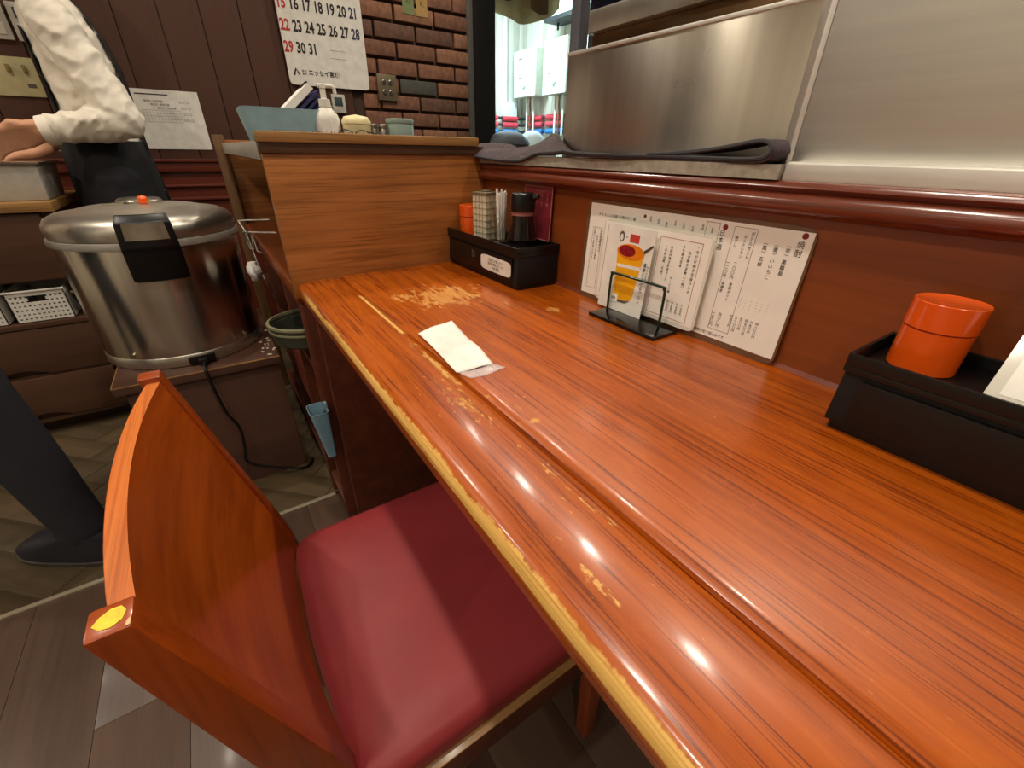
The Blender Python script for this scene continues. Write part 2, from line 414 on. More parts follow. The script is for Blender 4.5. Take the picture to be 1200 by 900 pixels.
# ------------------------------------------------------------------ room shell
flo = struct(MB().box(-2.6, 3.3, -2.6, 4.7, -.05, -.006).build('floor', 'plank_near'), 'dark wooden plank floor with a herringbone part behind a metal strip')
near_m = MB().box(-.0746, .0746, -.5994, .5994, -.006, 0).mesh('plank', .0006)
near_m.materials.append(M['plank_near']); near_b = near_m.copy(); near_b.materials[0] = M['plank_near_b']
for i in range(-13, 4):
    for j in range(-1, 2):
        cy = .55+j*1.2-(.4 if i % 3 == 1 else .8 if i % 3 == 2 else 0)
        y0, y1 = max(-1.5, cy-.5996), min(1.148, cy+.5996)
        if y1-y0 < .1: continue
        o = bpy.data.objects.new('plank', random.choice((near_m, near_b))); COL.objects.link(o); o.parent = flo
        o.location = (i*.15-.05, (y0+y1)/2, 0); o.scale = (1, (y1-y0)/1.1988, 1)
# herringbone beyond the metal strip
pl, pw = .45, .09
hb = MB().box(0, pl-.002, 0, pw-.002, -.006, 0).mesh('plank', .001); hb.materials.append(M['plank_far'])
hb2 = hb.copy(); hb2.materials[0] = M['plank_far_b']
for i in range(-30, 30):
    for j in range(-4, 5):
        for k in (0, 1):
            # two families at right angles, laid in steps
            if k == 0: ox, oy, a = i*pw+2*pl*j, i*pw, 0
            else: ox, oy, a = i*pw+pl+2*pl*j+pw, i*pw+pw-pl, PI/2
            th = PI/4
            cxl, cyl = (pl/2, pw/2) if k == 0 else (-pw/2, pl/2)
            X_ = (ox+cxl)*math.cos(th)-(oy+cyl)*math.sin(th)-.5; Y_ = (ox+cxl)*math.sin(th)+(oy+cyl)*math.cos(th)+1.6
            if not (-1.5 < X_ < .5 and .9 < Y_ < 2.2): continue
            px, py = ox*math.cos(th)-oy*math.sin(th)-.5, ox*math.sin(th)+oy*math.cos(th)+1.6
            me = random.choice((hb, hb2)); mw = Matrix.Translation((px, py, 0)) @ Matrix.Rotation(th+a, 4, 'Z')
            ys = [(mw @ v.co).y for v in me.vertices]
            if max(ys) < 1.17: continue
            if min(ys) < 1.158:
                me = me.copy(); bm = bmesh.new(); bm.from_mesh(me); im = mw.inverted()
                bmesh.ops.bisect_plane(bm, geom=bm.verts[:]+bm.edges[:]+bm.faces[:], plane_co=im @ Vector((0, 1.158, 0)), plane_no=im.to_3x3() @ Vector((0, -1, 0)), clear_outer=True)
                bm.to_mesh(me); bm.free()
            o = bpy.data.objects.new('plank', me); COL.objects.link(o); o.parent = flo; o.matrix_basis = mw
sk = MB().box(-1.9, .2, 1.157, 2.6, -.006, -.002).build('underlay', 'plank_far_b', flo)
struct(MB().box(-2.0, .112, 1.146, 1.158, -.004, .003).build('trim_1', 'strip_metal', None, .001), 'thin metal strip across the floor')
struct(MB().box(-2.6, 3.3, -2.6, 4.7, 2.4, 2.45).build('ceiling', 'ceiling_white'), 'plain pale ceiling')
struct(MB().box(-2.65, -2.6, -2.6, 4.7, 0, 2.4).build('wall_left', 'wall_cream'), 'cream side wall')
struct(MB().box(-2.6, 3.3, -2.65, -2.6, 0, 2.4).build('wall_rear', 'wall_cream'), 'cream wall across the room')
# rear wall: dark boards, then brick, then a black frame
struct(MB().box(-2.6, -1.50, YB-.06, YB+.12, 0, 2.4).build('wall_back_left', 'wall_cream'), 'unseen cream end of the rear wall, put in for the steel reflections')  # unseen stretch, made cream so the steel panel reflects something bright
wb = struct(MB().box(-1.6, 1.43, YB+.012, YB+.12, 0, 2.4).build('wall_back', 'mortar'), 'dark brown boarded wall that changes to brick')
bd = MB().box(-.0705, .0705, 0, .014, .905, 2.4).mesh('board', .003); bd.materials.append(M['wall_board'])
for i in range(-10, 6):
    o = bpy.data.objects.new('board', bd); COL.objects.link(o); o.parent = wb; o.location = (-.029+i*.144, YB, 0)
lo = MB().box(-1.5, .81, YB+.002, YB+.012, 0, .905)
lo.build('wainscot_panel', 'wainscot', wb)
for z0, z1, d in ((.862, .90, .012), (.90, .912, .02), (.80, .81, .008), (.745, .757, .010)):
    MB().box(-1.5, .81, YB-d, YB+.004, z0, z1).build('rail', 'wainscot', wb, .003)
# bricks
bl, bh, px_, pz_ = .205, .060, .2165, .0745
bmesh_ = []
for i in range(5):
    me = MB().box(0, bl, -.004-.003*i % .008, .02, 0, bh).mesh('brick', .004); me.materials.append(M['brick_%d' % i]); bmesh_.append(me)
grey_b = MB().box(0, bl, -.004, .02, 0, bh).mesh('brick', .004); grey_b.materials.append(M['brick_grey'])
for r in range(20):
    z = .93+r*pz_-.003
    off = (r % 2)*.108
    x = .83-off-.03
    while x < 1.42:
        x0, x1 = max(x, .815), min(x+bl, 1.418)
        if x1-x0 > .03:
            me = random.choice(bmesh_)
            if .93 < x0 < 1.08 and 1.21 < z < 1.24: me = grey_b
            o = bpy.data.objects.new('brick', me); COL.objects.link(o); o.parent = wb
            o.location = (x0, YB-random.uniform(0, .005), z); o.scale = ((x1-x0)/bl, 1, 1)
        x += px_
struct(MB().box(1.418, 1.45, YB-.02, YB+.12, 0, 2.4).build('trim_2', 'grey_trim', None, .002), 'grey strip at the edge of the brick')
struct(MB().box(1.45, 1.575, YB-.05, YB+.12, 0, 2.4).build('trim_3', 'black_frame', None, .004), 'black post framing the opening beside the brick')

# kitchen beyond the opening
kw = struct(MB().box(1.3, 3.3, 4.61, 4.7, 0, 2.4).build('wall_kitchen_far', 'kitchen_board_b'), 'pale boarded wall of the back kitchen')
kr = struct(MB().box(3.21, 3.3, -2.6, 4.7, 0, 2.4).build('wall_kitchen_right', 'kitchen_board_b'), 'pale boarded kitchen side wall')
struct(MB().box(1.2, 1.3, YB+.1, 4.7, 0, 2.4).build('wall_kitchen_left', 'wall_cream'), 'plain kitchen partition wall')
kb = MB().box(-.032, .032, 0, .012, .4, 2.4).mesh('board', .003); kb.materials.append(M['kitchen_board'])
kb2 = MB().box(-.032, .032, .004, .012, .4, 2.4).mesh('board', .002); kb2.materials.append(M['kitchen_board_b'])
for i in range(18):
    o = bpy.data.objects.new('board', kb if i % 4 else kb2); COL.objects.link(o); o.parent = kw; o.location = (2.05+i*.067, 4.60, 0)
for i in range(26):
    o = bpy.data.objects.new('board', kb if i % 5 else kb2); COL.objects.link(o); o.parent = kr; o.location = (3.2, 4.56-i*.067, 0); o.rotation_euler = (0, 0, -PI/2)

# half wall behind the counter
wc = struct(MB().box(XW, .64, -2.6, 2.0, 0, .932).build('wall_counter', 'red_wood'), 'low reddish wooden wall behind the counter')
prof = [(.585, .903), (.5645, .903), (.5575, .9055), (.5505, .9085), (.5465, .913), (.5455, .918), (.5475, .9235), (.5525, .927), (.5545, .9285), (.5515, .9305), (.5495, .9335), (.5510, .9375), (.5555, .9405), (.585, .9405)]
MB().prism([(x, z) for x, z in prof], 1, -2.6, 1.05).build('moulding', 'moulding_wood', wc, 0, 50)
MB().box(.56, .64, -2.6, 2.0, .9325, .9400).build('cap_board', 'moulding_wood', wc, .001)
MB().prism([(.5645, .725), (.5605, .725), (.5645, .730)], 1, -2.6, YP).build('seam_strip', 'moulding_wood', wc)

# ------------------------------------------------------------------ counter
ct = thing('counter', 'long orange varnished wooden counter with a worn bare front edge', 'counter', (.34, -.4, 0))
Y0, Y1 = -1.2, YP
main = [(.2050, .690), (.5650, .690), (.5650, .725), (.2170, .725), (.2110, .7244), (.2065, .7226), (.2050, .7195)]
MB().prism(main, 1, Y0, Y1).build('top_board', 'counter_top', ct, 0, 40, True)
strip = [(.1180, .6880), (.2046, .6880), (.2046, .7185), (.2020, .7205), (.1950, .7215), (.1750, .7228), (.1600, .7226), (.1480, .7220), (.1360, .7206), (.1270, .7190), (.1220, .7172), (.1185, .7135), (.1165, .7085), (.1160, .7040), (.1165, .6930)]
MB().prism(strip, 1, Y0, Y1).build('front_strip', 'counter_strip', ct, 0, 50, True)
MB().box(.135, .5645, .925, YP, 0, .69).build('end_panel', 'shelf_wood', ct, .002, None, True)
MB().box(.50, .5640, Y0, .925, 0, .69).build('back_panel', 'shelf_wood', ct, 0, None, True)
MB().box(.32, .34, Y0, .925, .64, .69).build('support_rail', 'shelf_wood', ct, .002, None, True)

# ------------------------------------------------------------------ partition with the shelf unit behind it
ps = thing('partition_shelf', 'oak partition at the counter end with an open shelf unit behind', 'shelf unit', (.33, 1.45, 0))
def pw_(mb, n, m, b=.0015, parent=None): return mb.build(n, m, parent or ps, b, None, True)
pw_(MB().box(.108, .5640, YP, YP+.02, .690, .955), 'partition_board', 'oak_panel')
pw_(MB().box(.106, .566, YP-.004, YP+.03, .955, .9725), 'dark_band', 'oak_dark')
pw_(MB().box(.104, .546, YP-.008, YP+.03, .9725, .9895), 'top_lip', 'oak_light', .003)
pw_(MB().box(.108, .56, YP+.02, 2.0, .942, .972), 'top_shelf', 'shelf_wood')
pw_(MB().box(.1065, .1085, YP+.03, 1.99, .944, .974), 'edge_band', 'white_rim', .0005)
pw_(MB().box(.085, .118, 2.0, 2.05, .0, 1.0), 'post', 'oak_mid', .003)
pw_(MB().box(.118, .56, 2.02, 2.05, .69, .985), 'back_board', 'oak_panel')
pw_(MB().box(.112, .56, YP+.02, 2.0, .672, .706), 'lower_shelf', 'red_wood', .003)
pw_(MB().box(.36, .38, YP+.02, 2.0, .706, .942), 'inner_panel', 'oak_dark', 0)
for y in (.958, 1.17, 1.50): pw_(MB().box(.112, .5, y, y+.018, .0, .672), 'divider', 'shelf_wood')
pw_(MB().box(.48, .5, .958, 2.0, 0, .672), 'rear_panel', 'oak_dark', 0)
for z in (.06, .30, .50): pw_(MB().box(.116, .48, .976, 1.99, z, z+.016), 'shelf_board', 'shelf_wood')
pw_(MB().box(.114, .126, 1.19, 1.49, .33, .49), 'drawer_front', 'wainscot', .003)

# ------------------------------------------------------------------ chair
ch = thing('dining_chair', 'orange wooden chair with curved plywood back and red vinyl seat', 'chair', (.13, .42, 0))
outline = [(-.118, .725), (-.096, .725), (-.020, .42), (-.010, .34), (-.026, 0), (-.062, 0), (-.060, .34), (-.066, .42)]
for y0, y1 in ((.240, .264), (.600, .624)):
    p = MB().prism(outline, 1, y0, y1).build('back_post', 'chair_post_wood', ch, .003, None, True)
    if y0 < .3:
        MB().prism([(-.1145, .2500), (-.1105, .2455), (-.1055, .2445), (-.1005, .2475), (-.0990, .2535), (-.1015, .2580), (-.1065, .2585), (-.1115, .2550)], 2, .7250, .7255).build('worn_patch', 'worn_yellow', p, 0, None, True)
        MB().prism([(-.0985, .2415), (-.0965, .2415), (-.0965, .2470), (-.0985, .2450)], 2, .7248, .7254).build('worn_patch', 'worn_pale', p, 0, None, True)
def back_surf(off):
    def fn(u, v):
        y = .262+u*.340; z = .40+v*.318
        bow = .015*(1-(2*u-1)**2)
        return (-.099+(.725-z)*.245-bow-off, y, z)
    return fn
def shell(fa, fb, nu, nv):
    mb = MB(); mb.grid(fa, nu, nv); mb.grid(fb, nu, nv); n = (nu+1)*(nv+1)
    ring = [i for i in range(nu+1)]+[j*(nu+1)+nu for j in range(1, nv+1)]+[nv*(nu+1)+i for i in range(nu-1, -1, -1)]+[j*(nu+1) for j in range(nv-1, 0, -1)]
    mb.f += [(ring[k], ring[(k+1) % len(ring)], ring[(k+1) % len(ring)]+n, ring[k]+n) for k in range(len(ring))]
    return mb
bk = shell(back_surf(0), back_surf(.0135), 16, 6).build('backrest', 'chair_wood', ch, 0, 40, True)
edge = MB()
def top_edge(u, v):
    y = .262+u*.340; bow = .015*(1-(2*u-1)**2); return (-.0975-bow-.0133*v+.002*.245, y, .7184)
MB().grid(top_edge, 16, 2).build('plywood_edge', 'chair_ply', bk, 0, None, True)
# cushion
def sup(cx, cy, a, b, z, e=5, n=56, back=0):
    out = []
    for i in range(n):
        t = 2*PI*i/n; c, s_ = math.cos(t), math.sin(t)
        x = a*abs(c)**(2/e)*(1 if c > 0 else -1); y = b*abs(s_)**(2/e)*(1 if s_ > 0 else -1)
        if x < 0: x -= back*(1-(y/b)**2)
        out.append((cx+x, cy+y, z))
    return out
sx_, sy_ = .165, .413
rings = [sup(sx_, sy_, .184, .190, .362, 14, back=.008), sup(sx_, sy_, .187, .193, .370, 14, back=.008), sup(sx_, sy_, .187, .193, .386, 14, back=.008), sup(sx_, sy_, .185, .191, .397, 12, back=.008), sup(sx_, sy_, .172, .178, .405, 7, back=.006), sup(sx_, sy_, .14, .145, .411, 5), sup(sx_, sy_, .08, .085, .414, 4), sup(sx_, sy_, .004, .004, .4145)]
MB().loft(rings).build('seat_cushion', 'vinyl_red', ch, 0, 60, True)
fr = MB().box(-.028, .352, .212, .232, .318, .366).box(-.028, .352, .588, .608, .318, .366).box(.330, .352, .244, .588, .318, .366).box(-.028, -.006, .264, .600, .318, .366)
fr.build('seat_frame', 'shelf_wood', ch, .003, None, True)  # darker wood colour stands in for the weak grazing light on the rails
MB().box(-.02, .350, .2114, .606, .3638, .3664).build('seat_board', 'oak_light', ch, .001, None, True)
for y in (.230, .578):
    MB().prism([(.318, .318), (.350, .318), (.358, 0), (.334, 0)], 1, y, y+.026).build('leg', 'chair_post_wood', ch, .003, None, True)
# ------------------------------------------------------------------ rice cooker on its low stand
st = thing('cooker_stand', 'low dark brown cabinet carrying the rice cooker', 'cabinet', (-.12, 1.6, 0))
MB().box(-.30, .066, 1.36, 1.86, 0, .393).build('body', 'stand_wood', st, .003, None, True)
MB().box(-.318, .072, 1.346, 1.86, .393, .417).build('top_board', 'stand_wood', st, .002, None, True)
MB().box(-.318, .072, 1.3445, 1.347, .4145, .4178).build('edge_trim', 'oak_light', st, 0, None, True)
MB().box(-.3195, -.317, 1.346, 1.86, .4145, .4178).build('edge_trim', 'oak_light', st, 0, None, True)
rc = thing('rice_cooker', 'large round stainless steel rice cooker with a black latch', 'rice cooker', (-.146, 1.602, .417))
R0 = .204
MB().lathe([(R0-.012, 0), (R0-.004, .002), (R0-.002, .006), (R0-.002, .030), (R0-.004, .033)], n=64).build('base_ring', 'steel_brushed', rc, 0, 40)
MB().lathe([(R0-.005, .030), (R0-.003, .036), (R0, .20), (R0+.002, .318), (R0+.001, .322)], n=64).build('body', 'steel_cooker', rc, 0, 40)
MB().lathe([(R0-.002, .320), (R0+.008, .322), (R0+.010, .330), (R0+.008, .338), (R0-.002, .340)], n=64).build('rim_band', 'white_rim', rc, 0, 60)
lid = MB().lathe([(R0-.004, .338), (R0+.004, .341), (R0+.006, .355), (R0+.004, .370), (R0-.004, .382), (R0-.024, .392), (R0-.05, .396), (R0-.085, .404), (R0-.10, .405), (.06, .408), (.0, .409)], n=64).build('lid', 'steel_brushed', rc, 0, 40)
MB().lathe([(.05, .405), (.052, .414), (.045, .420), (0, .421)], (0, .03, 0), 32).build('steam_cap', 'tin_metal', lid, .001)
MB().lathe([(.011, .418), (.012, .428), (.008, .436), (0, .437)], (.012, -.02, -.008), 16).build('knob', 'orange_tin', lid, 0, 60)
MB().box(-.075, -.03, -.02, -.012, .410, .413).build('handle_bar', 'chrome', lid)
def latch_ring(z, w, d, r):
    a = w/2/r
    pts = [(r*math.sin(-a+2*a*i/8)+.012, -r*math.cos(-a+2*a*i/8), z) for i in range(9)]
    pts += [((r+d)*math.sin(a-2*a*i/8)+.012, -(r+d)*math.cos(a-2*a*i/8), z) for i in range(9)]
    return pts
lt = MB().loft([latch_ring(.245, .098, .016, R0), latch_ring(.250, .108, .022, R0), latch_ring(.320, .108, .022, R0), latch_ring(.325, .106, .026, R0), latch_ring(.385, .102, .020, R0), latch_ring(.402, .098, .008, R0-.006)]).build('latch', 'black_plastic', rc, .003)
MB().loft([latch_ring(.346, .078, .0262, R0), latch_ring(.384, .074, .0222, R0)]).build('display_window', 'chrome', lt)
MB().loft([latch_ring(.330, .082, .0275, R0), latch_ring(.345, .080, .0265, R0)]).build('button', 'black_gloss', lt)
for a in (-2.2, -.72):
    MB().tube([(math.cos(a)*(R0-.004), math.sin(a)*(R0-.004), .045), (math.cos(a)*(R0+.003), math.sin(a)*(R0+.003), .045)], .005, 10).build('screw', 'chrome', rc)
MB().box(-.002, .062, -R0-.006, -R0+.012, .006, .028).build('plug_socket', 'black_plastic', rc, .003)
cp = [(.032, -.206, .014), (.032, -.235, .010), (.032, -.262, .004), (.036, -.268, -.06), (.045, -.268, -.14), (.062, -.266, -.20), (.058, -.268, -.27), (.050, -.268, -.315), (.075, -.27, -.345), (.12, -.272, -.372), (.165, -.273, -.395), (.198, -.275, -.407), (.222, -.26, -.411), (.235, -.23, -.411)]
def smooth_path(p, n=6):
    p = [Vector(q) for q in p]; out = []
    for i in range(len(p)-1):
        a, b, c, d = p[max(i-1, 0)], p[i], p[i+1], p[min(i+2, len(p)-1)]
        for k in range(n):
            t = k/n; out.append(.5*((2*b)+(c-a)*t+(2*a-5*b+4*c-d)*t*t+(3*b-a-3*c+d)*t**3))
    return out+[p[-1]]
pc = thing('electric_cable', 'thin black power cord hanging down the front of the cooker stand', 'cord', (-.146, 1.602, .417))
MB().tube(smooth_path(cp), .0042, 8).build('cable', 'cable', pc, 0, 60)
MB().box(.020, .044, -.226, -.206, .007, .022).build('plug', 'black_plastic', pc, .003)
cr = MB()
for i in range(26):
    x, y = random.uniform(.03, .068), random.uniform(1.36, 1.60); s_ = random.uniform(.002, .006)
    if (x+.15)**2+(y-1.605)**2 < .214**2: continue
    cr.ell((x, y, .417+s_*.4), s_, s_*random.uniform(.6, 1), s_*.5, 6, 4)
o = tag(cr.build('crumbs', 'crumb', None), 'pale crumbs scattered beside the rice cooker', 'crumbs'); o['kind'] = 'stuff'

# ------------------------------------------------------------------ drawer cabinet on the far side
dc = thing('drawer_cabinet', 'dark brown drawer cabinet with worktop and open niche', 'cabinet', (-.92, 2.3, 0))
def dcb(mb, n, m='cabinet_wood', b=.002, p=None): return mb.build(n, m, p or dc, b, None, True)
dcb(MB().box(-1.42, -.415, 2.075, 2.56, .06, .42).box(-1.42, -.415, 2.075, 2.56, .555, .772).box(-1.42, -.415, 2.40, 2.56, .42, .555), 'body')
for x in (-.445, -.93, -1.42): dcb(MB().box(x, x+.03, 2.055, 2.40, .42, .555), 'upright')
dcb(MB().box(-1.42, -.415, 2.05, 2.08, .405, .424), 'rail')
dcb(MB().box(-1.42, -.415, 2.12, 2.5, 0, .06), 'toe_kick', 'oak_dark')
dcb(MB().box(-1.43, -.405, 2.04, 2.57, .772, .800), 'worktop', 'oak_light', .003)
for i, x1 in enumerate((-.448, -.934)):
    for z0, z1 in ((.238, .402), (.066, .228), (.562, .768)):
        x0 = x1-.478
        pts = [(x0, z0), (x1, z0), (x1, z1), (x0, z1)]
        if z0 < .5:     # scooped finger pull on the lower edge
            c = (x0+x1)/2
            pts = [(x0, z0)]+[(c-.075+.15*k/10, z0+.022*math.sin(PI*k/10)) for k in range(11)]+[(x1, z0), (x1, z1), (x0, z1)]
        d = MB().prism(pts, 1, 2.052, 2.078); dcb(d, 'drawer')
    dcb(MB().tube([(x1-.01, 2.056, .515), (x1-.01, 2.046, .515)], .005, 8), 'screw', 'chrome', 0)
dcb(MB().box(-1.42, -.415, 2.058, 2.08, .229, .237).box(-1.42, -.415, 2.058, 2.08, .05, .064), 'dark_gap', 'oak_dark', 0)
def basket(x1, lab):
    t = thing('plastic_basket', lab, 'basket', (x1-.075, 2.20, .4245), 0, 'white baskets in the cabinet niche')
    w2, hh, d = .073, .108, .115
    mb = MB(); n, mrow = 11, 7
    # perforated front made of bars so that the holes are open
    f0, f1 = -.142, -.139
    top = [(-w2, .066, 'h')]
    cols = 11; rows = 6; hw = .0054; pitchx = 2*w2/(cols+1); pitchz = .0145
    ys = [.0]+[.012+r*pitchz for r in range(rows)]
    for r in range(rows):
        z0 = .010+r*pitchz
        if r == 5:
            for xa, xb in ((-w2, -w2+4*pitchx+hw/2), (-w2+8*pitchx-hw/2, w2)): mb.box(xa, xb, f0, f1, z0-.0092, z0)
        else: mb.box(-w2, w2, f0, f1, z0-.0092+(0 if r else -.0008), z0)
        for c in range(cols+1):
            xa = -w2+c*pitchx+(0 if c == 0 else hw/2); xb = -w2+(c+1)*pitchx-(0 if c == cols else hw/2)
            if r >= 4 and 4 <= c <= 7: continue
            mb.box(xa, xb, f0, f1, z0, z0+pitchz-.0092)
    mb.box(-w2, w2, f0, f1, .0895, hh)
    mb.box(-w2, w2, f0, -f0-.02, 0, .003); mb.box(-w2, w2, -f0-.023, -f0-.02, 0, hh)
    mb.box(-w2, -w2+.003, f0, -f0-.02, 0, hh); mb.box(w2-.003, w2, f0, -f0-.02, 0, hh)
    mb.build('body', 'white_plastic', t)
    MB().box(-w2-.003, w2+.003, f0-.004, f1+.001, hh-.006, hh).build('rim', 'white_plastic', t, .001)
    return t
basket(-.478, 'white perforated plastic basket in the niche beside the upright')
basket(-.645, 'white perforated plastic basket, the farther one from the upright')
wt = thing('food_tub', 'pale rectangular food tub on the cabinet worktop under the hands', 'tub', (-.56, 2.25, .80))
MB().loft([[(-.14, -.14, 0), (.140, -.14, 0), (.140, .12, 0), (-.14, .12, 0)], [(-.155, -.155, .108), (.150, -.155, .108), (.150, .135, .108), (-.155, .135, .108)]]).build('body', 'grey_device', wt, .006)
MB().box(-.162, .157, -.162, .142, .104, .112).build('rim', 'tin_metal', wt, .003)

# ------------------------------------------------------------------ people
def ring(c, ax, ay, n=20, tilt=0):
    return [(c[0]+ax*math.cos(2*PI*i/n), c[1]+ay*math.sin(2*PI*i/n), c[2]+tilt*math.cos(2*PI*i/n)) for i in range(n)]
def hand(mb, wrist, d, side, palm_n, L=.17, curl=.5):
    """palm and five curled fingers; d = direction of the fingers, side = across the palm to the thumb, palm_n = way the palm faces"""
    w_, d, s_, n_ = Vector(wrist), Vector(d).normalized(), Vector(side).normalized(), Vector(palm_n).normalized()
    pl = L*.5
    for k in (-.028, -.010, .010, .028):
        mb.limb([(w_+s_*k*.7, .016), (w_+d*pl*.5+s_*k, .015), (w_+d*pl+s_*k*1.05, .0115)], 10)
    for k, ln in ((.030, .068), (.010, .078), (-.010, .072), (-.029, .056)):
        p = w_+d*pl+s_*k*1.05; q = d; pts = [(p-d*.012, .0098), (p, .0095)]
        for j, fr_ in enumerate((.45, .32, .23)):
            a = curl*(.5+.45*j)
            q = (q*math.cos(a)+n_*math.sin(a)).normalized(); p = p+q*ln*fr_; pts.append((p, .0092-.0008*j))
        mb.limb(pts, 10)
    p = w_+d*pl*.28+s_*.026; q = (d*.6+s_*.65+n_*.35).normalized()
    mb.limb([(p, .013), (p+q*.032, .0115), (p+q*.032+(d*.8+n_*.5).normalized()*.028, .010), (p+q*.034+(d*.8+n_*.6).normalized()*.05, .0085)], 10)
def torso(mb, secs): mb.loft([ring((c, y, z), a, b) for c, y, z, a, b in secs])
def head(mb, c, fx):
    """head looking along fx (-1 = towards -X)"""
    x, y, z = c
    mb.ell((x, y, z+.015), .092, .074, .105, 20, 14); mb.ell((x+fx*.03, y, z-.045), .055, .052, .062, 16, 10)
    mb.limb([((x+fx*.088, y, z+.01), .009), ((x+fx*.104, y, z-.022), .013)], 8)
    for s_ in (-1, 1): mb.ell((x-fx*.005, y+s_*.077, z-.005), .022, .009, .033, 10, 8)
    mb.ell((x+fx*.082, y, z-.052), .012, .022, .006, 8, 6)
def face_parts(t, c, fx):
    x, y, z = c
    for s_ in (-1, 1):
        MB().ell((x+fx*.080, y+s_*.032, z+.010), .012, .014, .009, 10, 8).build('eye', 'ink', t, 0, True, True)
    mb = MB(); mb.loft([ring((x-fx*(.014-.02*(k/8)), y, z-.05+.17*k/8), .098*math.sqrt(max(.02, 1-max(0, (k-3.2)/4.9)**2)), .082*math.sqrt(max(.02, 1-max(0, (k-3.2)/4.9)**2))) for k in range(9)])
    for i, v in enumerate(mb.v):
        if (v.x-x)*fx > .045 and v.z < z+.06: v.x = x+fx*.045
    mb.build('hair', 'hair', t, 0, True, True)

yc = 2.318
p1 = thing('person', 'person in white shirt and black apron working over the food tub', 'person', (-.235, yc, 0))
TOR = [(-.235, yc, .80, .118, .158), (-.240, yc, .90, .112, .148), (-.238, yc, 1.00, .106, .142), (-.233, yc, 1.10, .106, .150), (-.232, yc, 1.20, .104, .162), (-.240, yc, 1.28, .096, .168), (-.252, yc, 1.345, .078, .150), (-.266, yc, 1.395, .056, .085)]
body = MB(); torso(body, [(c, y, z, a*.88, b*.9) for c, y, z, a, b in TOR])
SHL, ELL, WRL = (-.245, yc-.165, 1.300), (-.150, yc-.205, 1.035), (-.365, yc-.185, 1.000)
SHR, ELR, WRR = (-.255, yc+.165, 1.300), (-.19, yc+.155, 1.04), (-.40, yc+.02, .965)
body.limb([((-.270, yc, 1.37), .05), ((-.283, yc, 1.46), .048)]); head(body, (-.315, yc, 1.535), -1)
for a, b, c in ((SHL, ELL, WRL), (SHR, ELR, WRR)):
    body.limb([(a, .046), (b, .038)]); body.limb([(b, .036), ((Vector(b)+Vector(c))/2, .034), (c, .026)])
hand(body, (-.375, yc-.185, .998), (-1, .12, -.28), (0, -.35, .6), (-.3, .5, -.7), curl=.55)
hand(body, (-.405, yc+.0, .962), (-.9, -.4, -.12), (-.2, .35, .6), (-.1, -.75, -.5), curl=.6)
for s_ in (-1, 1):
    hx = yc+s_*.085
    body.limb([((-.235, hx, .84), .088), ((-.245, hx, .47), .054), ((-.215, hx, .26), .050), ((-.215, hx, .08), .036)])
    body.limb([((-.20, hx, .045), .034), ((-.33, hx, .03), .028)])
remeshed(body, 'body', 'skin', p1, .0055, 3)
shirt = MB(); torso(shirt, TOR)
random.seed(3)
def sleeve(mb, a, b, c, r0, r1, r2):
    a, b, c = Vector(a), Vector(b), Vector(c); pts = []
    for k in range(9):
        t = k/8; pts.append((a.lerp(b, t), r0+(r1-r0)*t+(.0012 if k % 2 else -.001)))
    mb.limb(pts, 16); pts = []
    for k in range(9):
        t = k/8; pts.append((b.lerp(c, t), r1*.98+(r2-r1)*t+(.0015 if k % 2 else -.001)*(1-t)))
    P = [p for p, r in pts]; R = [r for p, r in pts]
    mb.tube([P[0]-(P[1]-P[0]).normalized()*r1*.7]+P, [r1*.5]+R, 16)
sleeve(shirt, SHL, ELL, (-.345, yc-.186, 1.002), .060, .060, .042); sleeve(shirt, SHR, ELR, (-.38, yc+.035, .969), .064, .060, .042)
# drag folds running diagonally across the sleeve
SE, EE, WE = Vector(SHL), Vector(ELL), Vector((-.345, yc-.186, 1.002))
for k, (t0, t1, r) in enumerate(((.10, .62, .007), (.25, .80, .008), (.45, .95, .009), (.62, 1.0, .008))):
    a, b = SE.lerp(EE, t0), SE.lerp(EE, t1); side = Vector((-.040+.012*k, -.040, .0)); sd2 = Vector((.030, -.052, 0))
    shirt.limb([(a+side, r*.6), (a.lerp(b, .5)+(side+sd2)*.56, r), (b+sd2*.86, r*.6)], 8)
for k, (t0, t1, r) in enumerate(((.0, .42, .009), (.12, .60, .008), (.3, .78, .007))):
    a, b = EE.lerp(WE, t0), EE.lerp(WE, t1)
    shirt.limb([(a+Vector((0, -.034, .046-.01*k)), r*.6), (a.lerp(b, .5)+Vector((0, -.055, .012)), r), (b+Vector((0, -.036, -.026)), r*.6)], 8)
sh = remeshed(shirt, 'shirt', 'shirt', p1, .006, 4)
from mathutils import noise as mnoise
wmx = wm(p1)
nrm = [v_.normal.copy() for v_ in sh.data.vertices]
for v_, vn in zip(sh.data.vertices, nrm):
    q = wmx @ v_.co
    a = mnoise.noise(Vector((q.x*16+q.z*11, q.y*10, q.z*9-q.x*7))); b = mnoise.noise(Vector((q.x*34-q.z*20+5, q.y*18, q.z*26)))
    v_.co += vn*((.5-abs(a))*.016-.005+(.35-abs(b))*.006)
sh.data.update()
MB().tube([(-.338, yc-.186, 1.003), (-.366, yc-.1855, .9995)], [.043, .040], 20).build('cuff', 'shirt', sh, 0, 60, True)
